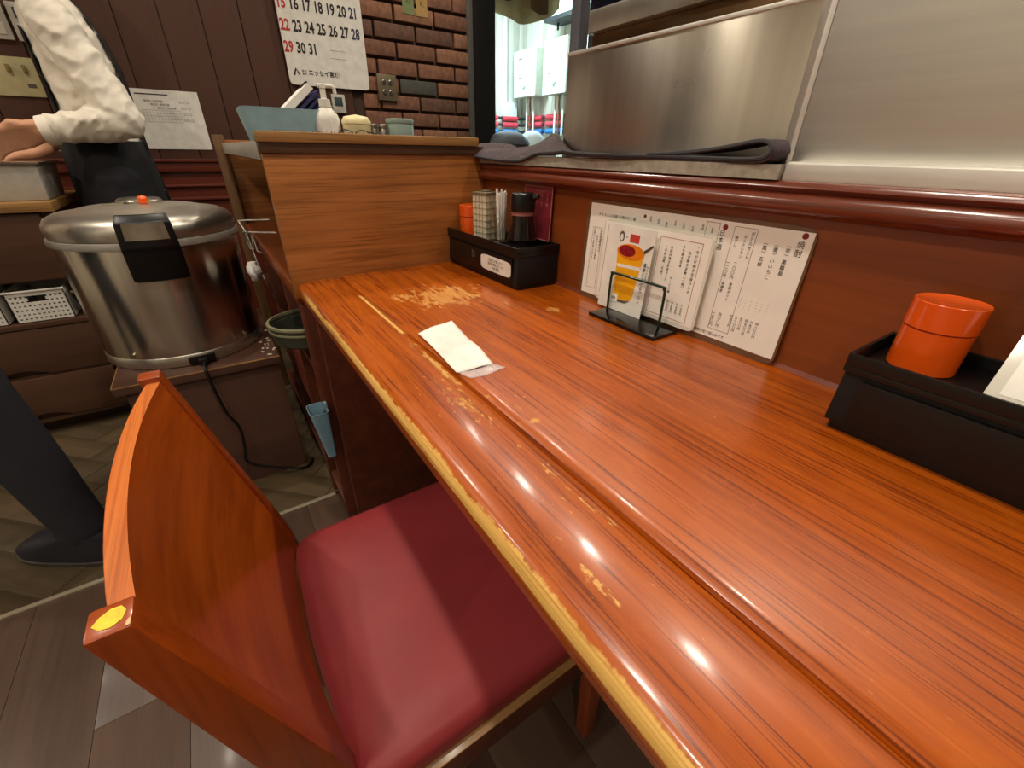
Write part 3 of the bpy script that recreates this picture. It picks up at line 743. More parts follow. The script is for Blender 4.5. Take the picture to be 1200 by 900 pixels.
# apron wraps hips and legs, bib in front
ap = MB()
def apr(z, c, a, b, n=22, open_=.5):
    return [(c+a*math.cos(PI-PI*(1-open_*.3)*(1-2*i/(n-1))), yc+b*math.sin(PI-PI*(1-open_*.3)*(1-2*i/(n-1))), z) for i in range(n)]
def apron_shell(rings):
    mb = MB(); mb.loft(rings, False, False); return mb
ao = apron_shell([apr(.30, -.235, .165, .205), apr(.60, -.235, .150, .192), apr(.80, -.237, .136, .176), apr(.90, -.240, .128, .164), apr(.975, -.240, .120, .156)]).build('apron', 'apron_black', p1, 0, True, True)
so = ao.modifiers.new('s', 'SOLIDIFY'); so.thickness = .006; so.offset = 1
def tor_pt(z, ang, off):
    for k in range(len(TOR)-1):
        if TOR[k][2] <= z <= TOR[k+1][2]:
            t = (z-TOR[k][2])/(TOR[k+1][2]-TOR[k][2]); c, a, b = [TOR[k][i]*(1-t)+TOR[k+1][i]*t for i in (0, 3, 4)]
            return Vector((c+(a+off)*math.cos(ang), yc+(b+off)*math.sin(ang), z))
    return Vector((TOR[-1][0], yc, TOR[-1][2]))
def ribbon(fn, n, w):
    a = [fn(k/n, 0) for k in range(n+1)]; b = [fn(k/n, 1) for k in range(n+1)]
    mb = MB(); mb.loft([[p, q] for p, q in zip(a, b)], False, False); return mb
for s_ in (-1, 1):
    rb = ribbon(lambda t, e: tor_pt(.95+.425*t, s_*(.20+.20*t-.10*t*t+.18*e*(1-.2*t)), .010), 14, .03).build('apron_strap', 'strap_black', ao, 0, True, True)
    so = rb.modifiers.new('s', 'SOLIDIFY'); so.thickness = .004; so.offset = 0
rb = ribbon(lambda t, e: tor_pt(1.0+.28*t, PI+(.75 if e else -.75)*(1-.25*t), .012), 8, .2).build('bib', 'apron_black', ao, 0, True, True)
so = rb.modifiers.new('s', 'SOLIDIFY'); so.thickness = .004; so.offset = 0
tr = MB()
for s_ in (-1, 1):
    hx = yc+s_*.085; tr.limb([((-.235, hx, .86), .098), ((-.245, hx, .47), .074), ((-.215, hx, .26), .070), ((-.215, hx, .085), .066)])
torso(tr, [(-.235, yc, .76, .115, .160), (-.235, yc, .84, .122, .164), (-.238, yc, .93, .116, .152)])
remeshed(tr, 'trousers', 'trouser', p1, .010, 5)
for s_ in (-1, 1):
    hx = yc+s_*.085
    MB().loft([sup(-.255, hx, .135, .046, 0, 3), sup(-.255, hx, .138, .049, .03, 3), sup(-.24, hx, .115, .045, .055, 3), sup(-.215, hx, .062, .042, .085, 3)]).build('shoe', 'shoe_black', p1, 0, 50, True)
    MB().ell((-.333, yc+s_*.0, .9), .001, .001, .001, 4, 3)
for z, dy in ((.925, -.03), (.905, -.02)):
    pass
face_parts(p1, (-.315, yc, 1.535), -1)

# second person walking past: only one lower leg and shoe come into view
hd = Vector((-.83, .55, 0)).normalized(); sdv = Vector((.55, .83, 0)).normalized()
foot = Vector((-.470, 1.262, 0)); hip = foot+hd*.20+sdv*(-.02)
p2 = thing('person', 'person in dark trousers and dark shoes walking past the cabinet', 'person', tuple(foot))
bo = MB()
Hp = hip+Vector((0, 0, .90)); lead = hip+hd*.34-sdv*.16
def limbs(mb, k, hips=True):
    a = foot+Vector((0, 0, .09)); kn = foot+hd*.06+Vector((0, 0, .48)); hp = Hp+sdv*.06-Vector((0, 0, .04))
    mb.limb([(hp, .095*k), (hp.lerp(kn, .5), .078*k), (kn, .058*k), (kn.lerp(a, .4), .056*k), (a, .046*k)])
    a2 = lead+Vector((0, 0, .09)); kn2 = hip+hd*.22-sdv*.14+Vector((0, 0, .48)); hp2 = Hp-sdv*.09-Vector((0, 0, .04))
    mb.limb([(hp2, .095*k), (hp2.lerp(kn2, .5), .078*k), (kn2, .058*k), (kn2.lerp(a2, .4), .056*k), (a2, .046*k)])
def tor2(mb, k):
    for_ = [(.86, .115, .155), (.95, .108, .145), (1.05, .104, .138), (1.2, .112, .155), (1.32, .10, .170), (1.40, .075, .14), (1.44, .05, .07)]
    mb.loft([[hip+Vector((0, 0, z))+hd*(.02+a*k*math.cos(2*PI*i/20))+sdv*(b*k*math.sin(2*PI*i/20)) for i in range(20)] for z, a, b in for_])
limbs(bo, .80); tor2(bo, .9)
bo.limb([(hip+hd*.02+Vector((0, 0, 1.42)), .05), (hip+hd*.03+Vector((0, 0, 1.52)), .05)])
hc = hip+hd*.05+Vector((0, 0, 1.60)); bo.ell(hc, .085, .08, .115, 18, 12); bo.limb([(hc+hd*.085, .010), (hc+hd*.10-Vector((0, 0, .03)), .013)], 8)
for s_ in (-1, 1):
    bo.ell(hc+sdv*s_*.078, .015, .015, .03, 8, 6)
    a = hip+sdv*s_*.18+Vector((0, 0, 1.34)); b = a+hd*(-.06*s_)+sdv*s_*.04-Vector((0, 0, .27)); c = b+hd*(.10)-Vector((0, 0, .23))
    bo.limb([(a, .045), (b, .036), (c, .026)]); hand(bo, c, (c-b), hd, -sdv*s_, curl=.35)
for ft in (foot, lead):
    bo.limb([(ft+Vector((0, 0, .05)), .034), (ft+hd*.14+Vector((0, 0, .035)), .028)])
remeshed(bo, 'body', 'skin', p2, .007, 3)
t2 = MB(); limbs(t2, 1.10)
t2.loft([[hip+Vector((0, 0, z))+hd*(.02+a*math.cos(2*PI*i/20))+sdv*(b*math.sin(2*PI*i/20)) for i in range(20)] for z, a, b in ((.80, .11, .15), (.88, .125, .165), (.97, .115, .155))])
remeshed(t2, 'trousers', 'trouser', p2, .010, 5)
s2 = MB(); tor2(s2, 1.08)
for s_ in (-1, 1):
    a = hip+sdv*s_*.18+Vector((0, 0, 1.34)); b = a+hd*(-.06*s_)+sdv*s_*.04-Vector((0, 0, .27)); s2.limb([(a, .062), (a.lerp(b, .9), .056)])
remeshed(s2, 'shirt', 'trouser', p2, .010, 4)
for ft in (foot, lead):
    def so_(a, b, cx, z): return [ft+hd*(cx+x)+sdv*y+Vector((0, 0, z)) for x, y, _ in sup(0, 0, a, b, 0, 3, 40)]
    MB().loft([so_(.140, .046, .055, .012), so_(.140, .047, .055, .035), so_(.118, .044, .040, .058), so_(.062, .042, 0, .09)]).build('shoe', 'shoe_black', p2, 0, 50, True)
    MB().loft([so_(.142, .048, .055, 0), so_(.144, .050, .055, .014)]).build('sole', 'shoe_sole', p2, .002, None, True)
hm = MB(); hm.ell(hc+Vector((0, 0, .03))-hd*.012, .094, .09, .105, 18, 12)
hm.v = [v if (v-hc).dot(hd) < .05 or v.z > hc.z+.06 else v-hd*((v-hc).dot(hd)-.05) for v in hm.v]
hm.build('hair', 'hair', p2, 0, True, True)
for s_ in (-1, 1): MB().ell(hc+hd*.078+sdv*s_*.03+Vector((0, 0, .008)), .010, .010, .008, 8, 6).build('eye', 'ink', p2, 0, True, True)

# ------------------------------------------------------------------ things on the counter
def condiment_box(loc, lab, label_plate):
    t = thing('condiment_box', lab, 'box', loc)      # origin: near end, front face, counter level; +y runs away
    L, D, H = .292, .098, .081
    MB().box(.006, D, .004, L-.004, 0, .012).build('plinth', 'black_plastic', t, .002)
    MB().prism([(0, .010), (D+.002, .010), (D, .064), (.004, .064)], 1, 0, L).build('body', 'black_matte', t, .0025)
    tr_ = MB().box(-.001, D+.003, -.001, L+.001, .063, .069).box(-.001, .0025, -.001, L+.001, .069, H).box(D-.0005, D+.003, -.001, L+.001, .069, H).box(.0025, D, -.001, .0025, .069, H).box(.0025, D, L-.0025, L+.001, .069, H)
    tr_.build('tray', 'black_plastic', t, .001)
    dr = MB().box(-.0015, .004, .016, L-.016, .014, .058).build('front_panel', 'black_plastic', t, .001)
    if label_plate:
        MB().loft([[(-.0020, .020+y, z) for y, z, _ in sup(.054, .036, .057, .0150, 0, 6, 32)], [(-.0030, .020+y, z) for y, z, _ in sup(.054, .036, .057, .0150, 0, 6, 32)]]).build('label_plate', 'white_plastic', dr)
        fm = frame((-.0032, .072, .047), (0, -1, 0), (0, 0, 1))
        for q, s_ in enumerate(('ご自由にお使い下さい', '割り箸 楊枝 おてふき', '七味 醤油')):
            tx = text('lettering', s_, .0062, 'ink_grey', dr, 0, 0); tx.matrix_basis = fm @ Matrix.Translation((0, -.001-.0072*q, 0))
        fm = frame((-.0018, .165, .052), (0, -1, 0), (0, 0, 1))
        tx = text('lettering', 'お', .020, 'ink_grey', dr, 0, 0); tx.matrix_basis = fm
    return t
condiment_box((.462, .668, ZT), 'black condiment box with a white label in the partition corner', True)
condiment_box((.462, -.170, ZT), 'black condiment box holding a laminated sign, no label', False)
def spice_tin(loc, lab):
    t = thing('spice_tin', lab, 'tin', loc)
    t.scale = (.93, .93, .95)
    MB().lathe([(.0255, 0), (.0268, .001), (.0268, .040), (.0255, .0405)], n=40).build('body', 'orange_tin', t, 0, 40)
    MB().lathe([(.0262, .040), (.0262, .0415)], n=40).build('seam', 'orange_tin_dark', t, 0, 40)
    MB().lathe([(.0270, .0414), (.0276, .0420), (.0276, .0655), (.0270, .0662), (.0262, .0658), (0, .0652)], n=40).build('lid', 'orange_tin', t, 0, 40)
spice_tin((.503, .918, ZT+.069), 'small orange spice tin beside the toothpick case')
spice_tin((.516, .083, ZT+.069), 'orange spice tin on the box beside the laminated sign')
# toothpick case
t = thing('toothpick_case', 'clear square toothpick case with a grey flip lid', 'toothpick case', (.508, .855, ZT+.069), .25)
for sx in (-1, 1):
    MB().box(min(sx*.022, sx*.0205), max(sx*.022, sx*.0205), -.018, .018, 0, .088).build('wall', 'case_plastic', t)
for sy in (-1, 1):
    MB().box(-.022, .022, min(sy*.018, sy*.0195), max(sy*.018, sy*.0195), 0, .088).build('wall', 'case_plastic', t)
g = MB()
for k in range(1, 7): g.box(-.0228, -.0222, -.019, .019, k*.0125, k*.0125+.0012); g.box(-.022, .022, -.0203, -.0197, k*.0125, k*.0125+.0012)
for k in range(-1, 2): g.box(-.0228, -.0222, k*.0095-.0006, k*.0095+.0006, 0, .088); g.box(k*.011-.0006, k*.011+.0006, -.0203, -.0197, 0, .088)
g.build('grid_lines', 'case_line', t)
tp = MB()
for i in range(9):
    for j in range(7): tp.tube([(-.018+i*.0045, -.0145+j*.0048, .002), (-.018+i*.0045, -.0145+j*.0048, random.uniform(.066, .074))], .0017, 5)
o = tp.build('toothpicks', 'toothpick', t); o['kind'] = 'stuff'
MB().box(-.0235, .0235, -.021, .021, .088, .094).build('lid', 'outlet_plate', t, .0015)
MB().box(-.010, .008, -.008, .008, .094, .097).build('flip_cap', 'outlet_plate', t, .001)
# glass of wrapped sticks
t = thing('stick_glass', 'small glass holding white paper wrapped sticks', 'glass', (.508, .795, ZT+.069))
MB().lathe([(.013, 0), (.0165, .001), (.0195, .060), (.0185, .060), (.0155, .004), (0, .004)], n=28).build('tumbler', 'glass', t, 0, 50)
for i in range(9):
    a = 2*PI*i/9; r0, r1 = .006, .010
    MB().tube([(r0*math.cos(a), r0*math.sin(a), .005), (r1*math.cos(a), r1*math.sin(a), random.uniform(.095, .104))], .0036, 6, True, .5).build('wrapped_stick', 'paper_white', t)
# soy sauce bottle
t = thing('soy_sauce_bottle', 'glass soy sauce bottle with a black screw cap', 'bottle', (.521, .737, ZT+.069))
MB().lathe([(.027, 0), (.029, .002), (.0285, .016), (.0255, .034), (.0225, .050), (.0225, .0600), (.0, .0600)], n=36).build('body', 'soy', t, 0, 50)
MB().lathe([(.0225, .0595), (.0222, .066), (.022, .070)], n=36).build('neck', 'soy_neck', t, 0, 50)
cpo = MB().lathe([(.0238, .067), (.0245, .069), (.0248, .092), (.0225, .099), (.019, .1005), (0, .1005)], n=36).build('cap', 'black_plastic', t, 0, 40)
MB().tube([(.010, -.018, .092), (.016, -.030, .096)], [.006, .0042], 10).build('spout', 'black_plastic', cpo)
# maroon card behind
t = thing('advert_card', 'small maroon card standing against the wall behind the bottle', 'card', matrix=frame((.5555, .784, ZT+.081), (0, -1, 0), (.004, 0, .1)))
MB().box(0, .092, 0, .100, -.0012, 0).build('sheet', 'card_maroon', t)
rect_line(MB(), .0, .092, 0, .1, .0018, .0006).build('border', 'card_pink', t)
vtext('lettering', 'ご宴会', .010, 'card_pink', t, .076, .088); vtext('lettering', '承ります', .007, 'card_pink', t, .060, .084)
# large menu against the wall
H = .168
t = thing('drinks_menu', 'long laminated drinks menu with vertical lettering leaning on the wall', 'menu', matrix=frame((.5560, .594, ZT+.0005), (0, -1, 0), (.007, 0, H)))
def my(y): return .594-y
def mz(z): return (z-ZT)
MB().loft([[(x+.186, y+.084, z) for x, y, _ in sup(0, 0, .187, .085, 0, 22, 80)] for z in (-.0010, 0)]).build('laminate_film', 'laminate', t)
MB().box(.007, .370, .0085, .1635, 0, .0003).build('paper', 'paper_menu', t)
def dot(y, z, r=.0036):
    mb = MB(); mb.lathe([(r, 0), (r, .0002)], (my(y), mz(z), .0003), 14); mb.build('dot', 'maroon_dot', t)
dot(.2338, .8839); dot(.3324, .8809); dot(.4668, .8792, .0026)
for y, z, s_, sz in ((.2355, .878, '焼酎', .0125), (.2475, .8745, '（芋）黒霧島', .0085), (.2615, .8735, '（麦）いいちこ', .0085), (.2750, .8735, '（黒）五郎', .0085), (.3345, .8770, '日本酒', .0115),
                     (.2935, .8800, 'ボトルセット', .0074), (.3020, .8750, 'ホットレモン', .0062), (.3135, .8730, '梅干し', .0062), (.3060, .8410, '二〇〇円', .0074), (.3160, .8410, '一二〇円', .0074),
                     (.3040, .8140, '麦焼ポット', .0066), (.3150, .8130, '烏龍茶', .0064), (.3070, .7715, '四〇〇円', .0070), (.3165, .7710, '一五〇円', .0070)):
    vtext('lettering', s_, sz, 'ink', t, my(y), mz(z), .0005, .82)
for k, y in enumerate((.2548, .2625, .2690, .2765, .2835, .2905)):
    vtext('lettering', ('四八〇〇円', '六五〇円', '四五〇〇円', '五〇〇円', '三八〇〇円', '四五〇円')[k], .0056, 'ink', t, my(y), mz(.7735), .0005, .85)
    vtext('lettering', '・・・・', .0052, 'ink', t, my(y-.006), mz(.7990), .0005, .7)
rect_line(MB(), my(.3195), my(.2885), mz(.7465), mz(.884), .0005, .0005).build('box_line', 'ink_grey', t)
rect_line(MB(), my(.3600), my(.3400), mz(.86), mz(.885), .0005, .0005).build('box_line', 'ink_grey', t)
text('lettering', '※価格は全て税込みです', .0048, 'ink', t, my(.318), mz(.7415), .0005)
text('lettering', 'お と も に は 国産 米 使用 の こ 飯', .0052, 'ink', t, my(.525), mz(.8745), .0005)
for k in range(8): vtext('lettering', random.choice(('生酒', '冷酒', '麦酒', '梅酒')), .0050, 'ink_grey', t, my(.455-.015*k), mz(.8800-.002*(k % 3)), .0005, .8)
rect_line(MB(), my(.576), my(.553), mz(.745), mz(.850), .0005, .0005).build('box_line', 'ink_grey', t)
for k, s_ in enumerate(('季節の一品料理いろいろ', '本日のおすすめ御飯', '自家製漬物盛合せ')):
    vtext('lettering', s_, .0058, 'ink_grey', t, my(.571-.0078*k), mz(.847-.01*(k % 2)), .0005, .85)
# second laminated sheet standing in front
t = thing('set_menu_sheet', 'smaller laminated set menu standing in front of the long menu', 'menu', matrix=frame((.5465, .5405, ZT+.0105), (0, -1, 0), (.006, 0, .13)))
MB().loft([[(x+.102, y+.066, z) for x, y, _ in sup(0, 0, .103, .067, 0, 20, 60)] for z in (-.0010, 0)]).build('laminate_film', 'clear_film', t)
MB().box(.003, .201, .005, .130, 0, .0003).build('paper', 'paper_menu', t)
def sy2(y): return .5405-y
rect_line(MB(), sy2(.4230), sy2(.3510), .008, .1225, .0008, .0005).build('border', 'ink_pink', t)
for y, z, s_, sz in ((.3575, .8555, '・今だけ焼き定食ランチ', .0078), (.3690, .8520, '　ねぎ焼き定食（一枚）', .0070), (.3800, .8530, 'もち焼き定食', .0066), (.3905, .8060, 'サービス麺', .0062), (.4000, .8490, 'お好み焼き定食セット', .0066), (.4095, .8490, '・お好み焼（大阪）', .0066)):
    vtext('lettering', s_, sz, 'ink', t, sy2(y), z-ZT-.012, .0005, .84)
for k in range(4): vtext('lettering', '千五百円', .0055, 'ink', t, sy2(.362+.0085*k), .034, .0005, .84)
vtext('lettering', '昼の定食各種御座います', .0062, 'ink_grey', t, sy2(.5240), .122, .0005, .85); rect_line(MB(), .010, .024, .012, .124, .0005, .0005).build('border', 'ink_grey', t)
# stand with green wire
t = thing('card_stand', 'black card stand with a dark green wire loop', 'card stand', (.518, .427, ZT))
MB().box(-.0275, .0275, -.068, .068, 0, .0055).build('base', 'black_gloss', t, .0015)
wp = [(.010, .062, .004), (.010, .062, .058), (.010, .0595, .0650), (.010, .054, .0680), (.010, -.038, .0680), (.010, -.0435, .0650), (.010, -.046, .058), (.010, -.046, .004)]
MB().tube(smooth_path(wp, 5), .0022, 10).build('wire_loop', 'green_wire', t, 0, 60)
# dessert card
t = thing('dessert_card', 'narrow white card with a layered orange dessert in a glass', 'card', matrix=frame((.5335, .5185, ZT+.0058), (0, -.997, -.0), (.008, -.006, .132)))
CW, CH = .095, .134
MB().box(0, CW, 0, CH, -.0008, 0).build('sheet', 'paper_white', t)
dz = .0004
def poly(pts, m, n, z=dz): MB().prism(pts, 2, z-.0002, z).build(n, m, t)
def el(cx, cy, a, b, n=24): return [(cx+a*math.cos(2*PI*i/n), cy+b*math.sin(2*PI*i/n)) for i in range(n)]
poly([(.026, .096)]+[(.026+.054*k/10, .096-.006*math.sin(PI*k/10)) for k in range(1, 10)]+[(.080, .097), (.072, .030), (.066, .020), (.052, .016), (.040, .018), (.032, .026)], 'mango', 'print_glass')
poly(el(.053, .097, .028, .012), 'mango_dark', 'print_top', dz+.0002)
poly(el(.046, .098, .017, .0085), 'berry', 'print_berries', dz+.0004)
poly([(.029, .076), (.078, .078), (.077, .073), (.030, .071)], 'paper_white', 'print_layer', dz+.0002)
poly([(.034, .022), (.045, .0155), (.060, .0165), (.069, .023), (.060, .0205), (.045, .0195)], 'ink_grey', 'print_shadow', dz+.0002)
poly([(.078, .103), (.094, .114), (.095, .111), (.080, .098)], 'tin_metal', 'print_spoon', dz+.0001)
poly([(.047, .112), (.066, .112), (.066, .124), (.047, .124)], 'ink_red', 'print_logo')
poly(el(.030, .118, .0055, .0080), 'ink_grey', 'print_logo'); poly(el(.030, .117, .0030, .0052), 'paper_white', 'print_logo', dz+.0002)
text('lettering', '×', .006, 'ink', t, .0405, .121)
vtext('lettering', '濃厚とろけるプリン', .0088, 'ink', t, .0855, .086, .0006, .86); vtext('lettering', 'なめらか食感', .0056, 'ink_grey', t, .0915, .083, .0006, .86)
poly([(.024, .014), (.043, .014), (.043, .027), (.024, .027)], 'paper_menu', 'print_price', dz+.0004); text('lettering', '380', .0070, 'ink', t, .0335, .0235, .0010)
# white paper sleeve lying on the counter
t = thing('paper_sleeve', 'crumpled white paper sleeve lying flat on the counter', 'paper', (.24, .49, ZT))
def pap(u, v):
    a, b, c, d = Vector((.213, .560, 0)), Vector((.278, .580, 0)), Vector((.254, .415, 0)), Vector((.204, .420, 0))
    p = a.lerp(b, u).lerp(d.lerp(c, u), v); z = .0022+.0016*math.sin(u*5+v*4)+.003*max(0, .12-v)*8*u+.0014*math.sin(v*11)*u
    return (p.x-.24, p.y-.49, max(.0008, z))
o = MB().grid(pap, 10, 18).build('sheet', 'paper_white', t, 0, True)
q = o.modifiers.new('s', 'SOLIDIFY'); q.thickness = .0005
def pap2(u, v):
    a, b, c, d = Vector((.204, .420, 0)), Vector((.254, .415, 0)), Vector((.262, .398, 0)), Vector((.210, .396, 0))
    p = a.lerp(b, u).lerp(d.lerp(c, u), v); return (p.x-.24, p.y-.49, .0012+.0012*math.sin(u*6+2))
o = MB().grid(pap2, 6, 4).build('clear_end', 'thin_film', t, 0, True)
q = o.modifiers.new('s', 'SOLIDIFY'); q.thickness = .0004
# laminated sign on the right hand box
t = thing('laminated_sign', 'laminated notice leaning in the black box tray', 'sign', matrix=frame((.480, .0340, ZT+.0700), (.0, -1, 0), (.075, 0, .12)))
MB().box(0, .15, 0, .14, -.0012, 0).build('film', 'clear_film', t)
MB().box(.008, .142, .008, .132, 0, .0003).build('paper', 'paper_menu', t)

# ------------------------------------------------------------------ sill: slab, towel, steel panels
t = thing('sill_slab', 'rough grey stone slab along the wall top under the towel', 'slab', (.59, .65, .9405))
sl = MB().grid(lambda u, v: (0, 0, 0), 1, 1)
sl = MB(); n = 40
sl.loft([[(-.040+random.uniform(-.0006, .0006), -.372+.744*k/n, 0), (.035, -.372+.744*k/n, 0), (.035, -.372+.744*k/n, .0155), (-.039+random.uniform(-.0006, .0006), -.372+.744*k/n, .0155)] for k in range(n+1)])
sl.build('slab', 'stone_slab', t, 0, 30)
# towel: long cloth, folded back on itself at the end next to the right hand panel
TW = [(1.065, .9595), (1.045, .974), (1.00, .978), (.95, .976), (.90, .973), (.84, .970), (.78, .971), (.73, .974), (.68, .967), (.62, .962), (.55, .9605), (.47, .960), (.40, .9595), (.35, .9590), (.318, .9590), (.300, .9610), (.292, .9670), (.294, .9735), (.302, .9775), (.318, .9770), (.345, .9725), (.38, .968), (.43, .9640), (.47, .9625)]
path = smooth_path([(0, y, z) for y, z in TW], 4)
t = thing('bar_towel', 'dark purplish grey towel folded along the sill slab', 'towel', (.59, .68, .956))
def tw(u, v):
    f = u*(len(path)-1); i = min(int(f), len(path)-2); p = path[i].lerp(path[i+1], f-i)
    wv = .5+.5*math.sin(p.y*21); lead_ = min(1, max(0, (p.y-.655)/.13))
    x = .5490+v*.050+.004*math.sin(p.y*17+1)-.009*lead_*(1-v)
    z = p.z+.0035*math.sin(p.y*38+v*4)*v*(1 if u < .58 else .15)+(.020*math.exp(-((p.y-.750)/.035)**2)*v if u < .58 else 0)-.024*lead_*(1-v)**3+.004*lead_*math.sin(p.y*55+v*9)*v
    return (x-.59, p.y-.68, max(z, .9565 if x > .5505 else .945)-.956+(.0012 if u < .05 else 0))
o = MB().grid(tw, 150, 14).build('cloth', 'towel_cloth', t, 0, True)
q = o.modifiers.new('s', 'SOLIDIFY'); q.thickness = .0035; q.offset = 1
hem = [Vector(tw(k/150, 0)) for k in range(151)]
MB().tube([p+Vector((0, 0, .0015)) for p in hem], .0024, 6).build('hem', 'towel_hem', o, 0, True)
t = thing('steel_panel', 'upright stainless steel splash panel behind the towel', 'panel', (.605, .512, .9405))
MB().box(0, .006, -.222, .216, 0, .176).build('sheet', 'steel_splash', t, .001)
MB().box(-.002, .010, -.222, .216, .173, .178).build('folded_edge', 'steel_ledge', t, .001)
t = thing('steel_panel', 'tall stainless steel panel beside the end of the towel', 'panel', (.585, -.55, .9405))
MB().box(0, .01, -.80, .835, .012, .33).build('sheet', 'steel_panel', t, .002)
MB().prism([(.0, .835), (.020, .835), (.020, .855), (.012, .855), (-.002, .840)], 2, .012, .33).build('side_flange', 'steel_ledge', t, .001)
MB().prism([(-.0290, 0), (.002, 0), (.002, .0185), (-.024, .0185), (-.0275, .0165)], 1, -.80, .826).build('ledge', 'steel_ledge', t, .0008)
t = thing('aluminium_post', 'slim grey aluminium post at the end of the steel panel', 'post', (.635, .745, .9405))
MB().box(-.008, .014, -.016, .004, 0, 1.459).build('post', 'alu_post', t, .002)
MB().box(-.006, .012, .004, .010, 0, 1.459).build('groove_strip', 'grey_trim', t, 0)
t = thing('kitchen_shelf', 'steel shelf front tinted bronze for warm light, with a rounded rail', 'shelf', (.80, .35, .75))
MB().box(-.05, .25, -.70, .480, 0, .425).build('body', 'steel_warm_lit', t, .003)
MB().box(-.066, .26, -.70, .486, .425, .462).build('rail', 'steel_brushed', t, .006)
for y in (.43, -.1): MB().tube([(-.05, y, .40), (-.055, y, .40)], .006, 12).build('rivet', 'chrome', t)
MB().box(-.04, .24, -.68, -.66, -.75, 0).box(-.04, .24, .44, .46, -.75, 0).build('support', 'steel_brushed', t)
t = thing('dark_fridge', 'dark navy glossy cabinet behind the steel shelf', 'fridge', (1.42, .65, 0))
MB().box(-.22, .25, -.72, .70, 0, 2.0).build('body', 'navy_glass', t, .006)
MB().box(-.226, -.22, -.70, -.02, .1, 1.96).build('door', 'navy_glass', t, .003)
MB().box(-.226, -.22, .0, .68, .1, 1.96).build('door', 'navy_glass', t, .003)

# ------------------------------------------------------------------ things on the partition shelf
ZS = .972
t = thing('storage_box', 'light blue open plastic box on the partition shelf', 'box', (.222, 1.42, ZS))
def rr(a, b, z, y0=0): return [(x, y+y0, z) for x, y, _ in sup(0, 0, a, b, z, 8, 40)]
MB().loft([rr(.076, .06, .0), rr(.092, .075, .078), rr(.089, .072, .078), rr(.074, .058, .003)]).build('body', 'light_blue', t, 0, 40)
t = thing('pump_bottle', 'white pump bottle with a long curved nozzle', 'bottle', (.326, 1.36, ZS))
MB().lathe([(.028, 0), (.031, .003), (.031, .058), (.027, .070), (.016, .082), (.012, .086), (.012, .092)], n=30).build('body', 'white_plastic', t, 0, 50)
MB().lathe([(.0145, .086), (.0145, .102), (.007, .104), (.007, .125), (.0085, .126), (.0085, .134), (0, .135)], n=20).build('pump', 'white_plastic', t, 0, 40)
MB().tube([(-.012, 0, .131), (.022, 0, .132), (.029, 0, .129), (.030, 0, .116)], .0048, 10).build('nozzle', 'white_plastic', t, 0, 50)
MB().loft([[(.0316*math.sin(a), -.0316*math.cos(a), z) for a in (-.7, -.35, 0, .35, .7)] for z in (.012, .056)], False, False).build('label', 'paper_white', t)
t = thing('cream_tub', 'cream coloured round tub with a domed lid', 'tub', (.392, 1.33, ZS))
MB().lathe([(.033, 0), (.035, .002), (.036, .050)], n=32).build('body', 'cream_plastic', t, 0, 50)
MB().lathe([(.037, .049), (.037, .056), (.030, .066), (0, .071)], n=32).build('lid', 'cream_plastic', t, 0, 50)
for x in (.438, .464):
    t = thing('small_tin', 'small shiny metal tin beside the '+('cream tub' if x < .45 else 'teal jar'), 'tin', (x, 1.33, ZS), 0, 'small tins on the partition shelf')
    MB().lathe([(.0115, 0), (.012, .001), (.012, .040), (.0112, .041)], n=20).build('body', 'tin_metal', t, 0, 40)
    MB().lathe([(.0125, .041), (.0125, .050), (.0115, .052), (0, .052)], n=20).build('lid', 'tin_metal', t, 0, 40)
t = thing('glass_jar', 'pale teal glass jar with a flat rim', 'jar', (.512, 1.33, ZS))
MB().lathe([(.034, 0), (.036, .003), (.037, .050), (.035, .056), (.033, .056), (.033, .004), (0, .004)], n=32).build('body', 'teal_glass', t, 0, 50)
MB().lathe([(.0375, .055), (.0385, .057), (.0385, .064), (.034, .066), (0, .0655)], n=32).build('lid', 'teal_glass', t, 0, 50)
t = thing('eyeglasses', 'thin dark framed glasses lying beside the cream tub', 'glasses', (.375, 1.27, ZS+.012))
MB().tube([(-.03+.018*math.cos(2*PI*i/16), 0, .012+.010*math.sin(2*PI*i/16)) for i in range(17)], .0012, 6).build('rim', 'black_plastic', t)
MB().tube([(.012+.018*math.cos(2*PI*i/16), 0, .012+.010*math.sin(2*PI*i/16)) for i in range(17)], .0012, 6).build('rim', 'black_plastic', t)
MB().tube([(.03, 0, .018), (.075, .02, .010)], .0012, 6).build('temple', 'black_plastic', t)
MB().box(-.03, .03, -.006, .02, -.012, .004).build('case', 'black_plastic', t, .002)
t = thing('bristle_mat', 'thin pinkish bristly mat at the partition edge', 'mat', (.225, 1.08, ZS))
MB().box(-.095, .095, -.06, .06, 0, .012).build('pad', 'mat_pink', t, .002)
bs = MB()
for i in range(260):
    x, y = random.uniform(-.094, .094), random.uniform(-.058, .058); bs.tube([(x, y, .010), (x+random.uniform(-.004, .004), y, random.uniform(.017, .0235))], .0009, 4)
o = bs.build('bristles', 'mat_pink', t); o['kind'] = 'stuff'
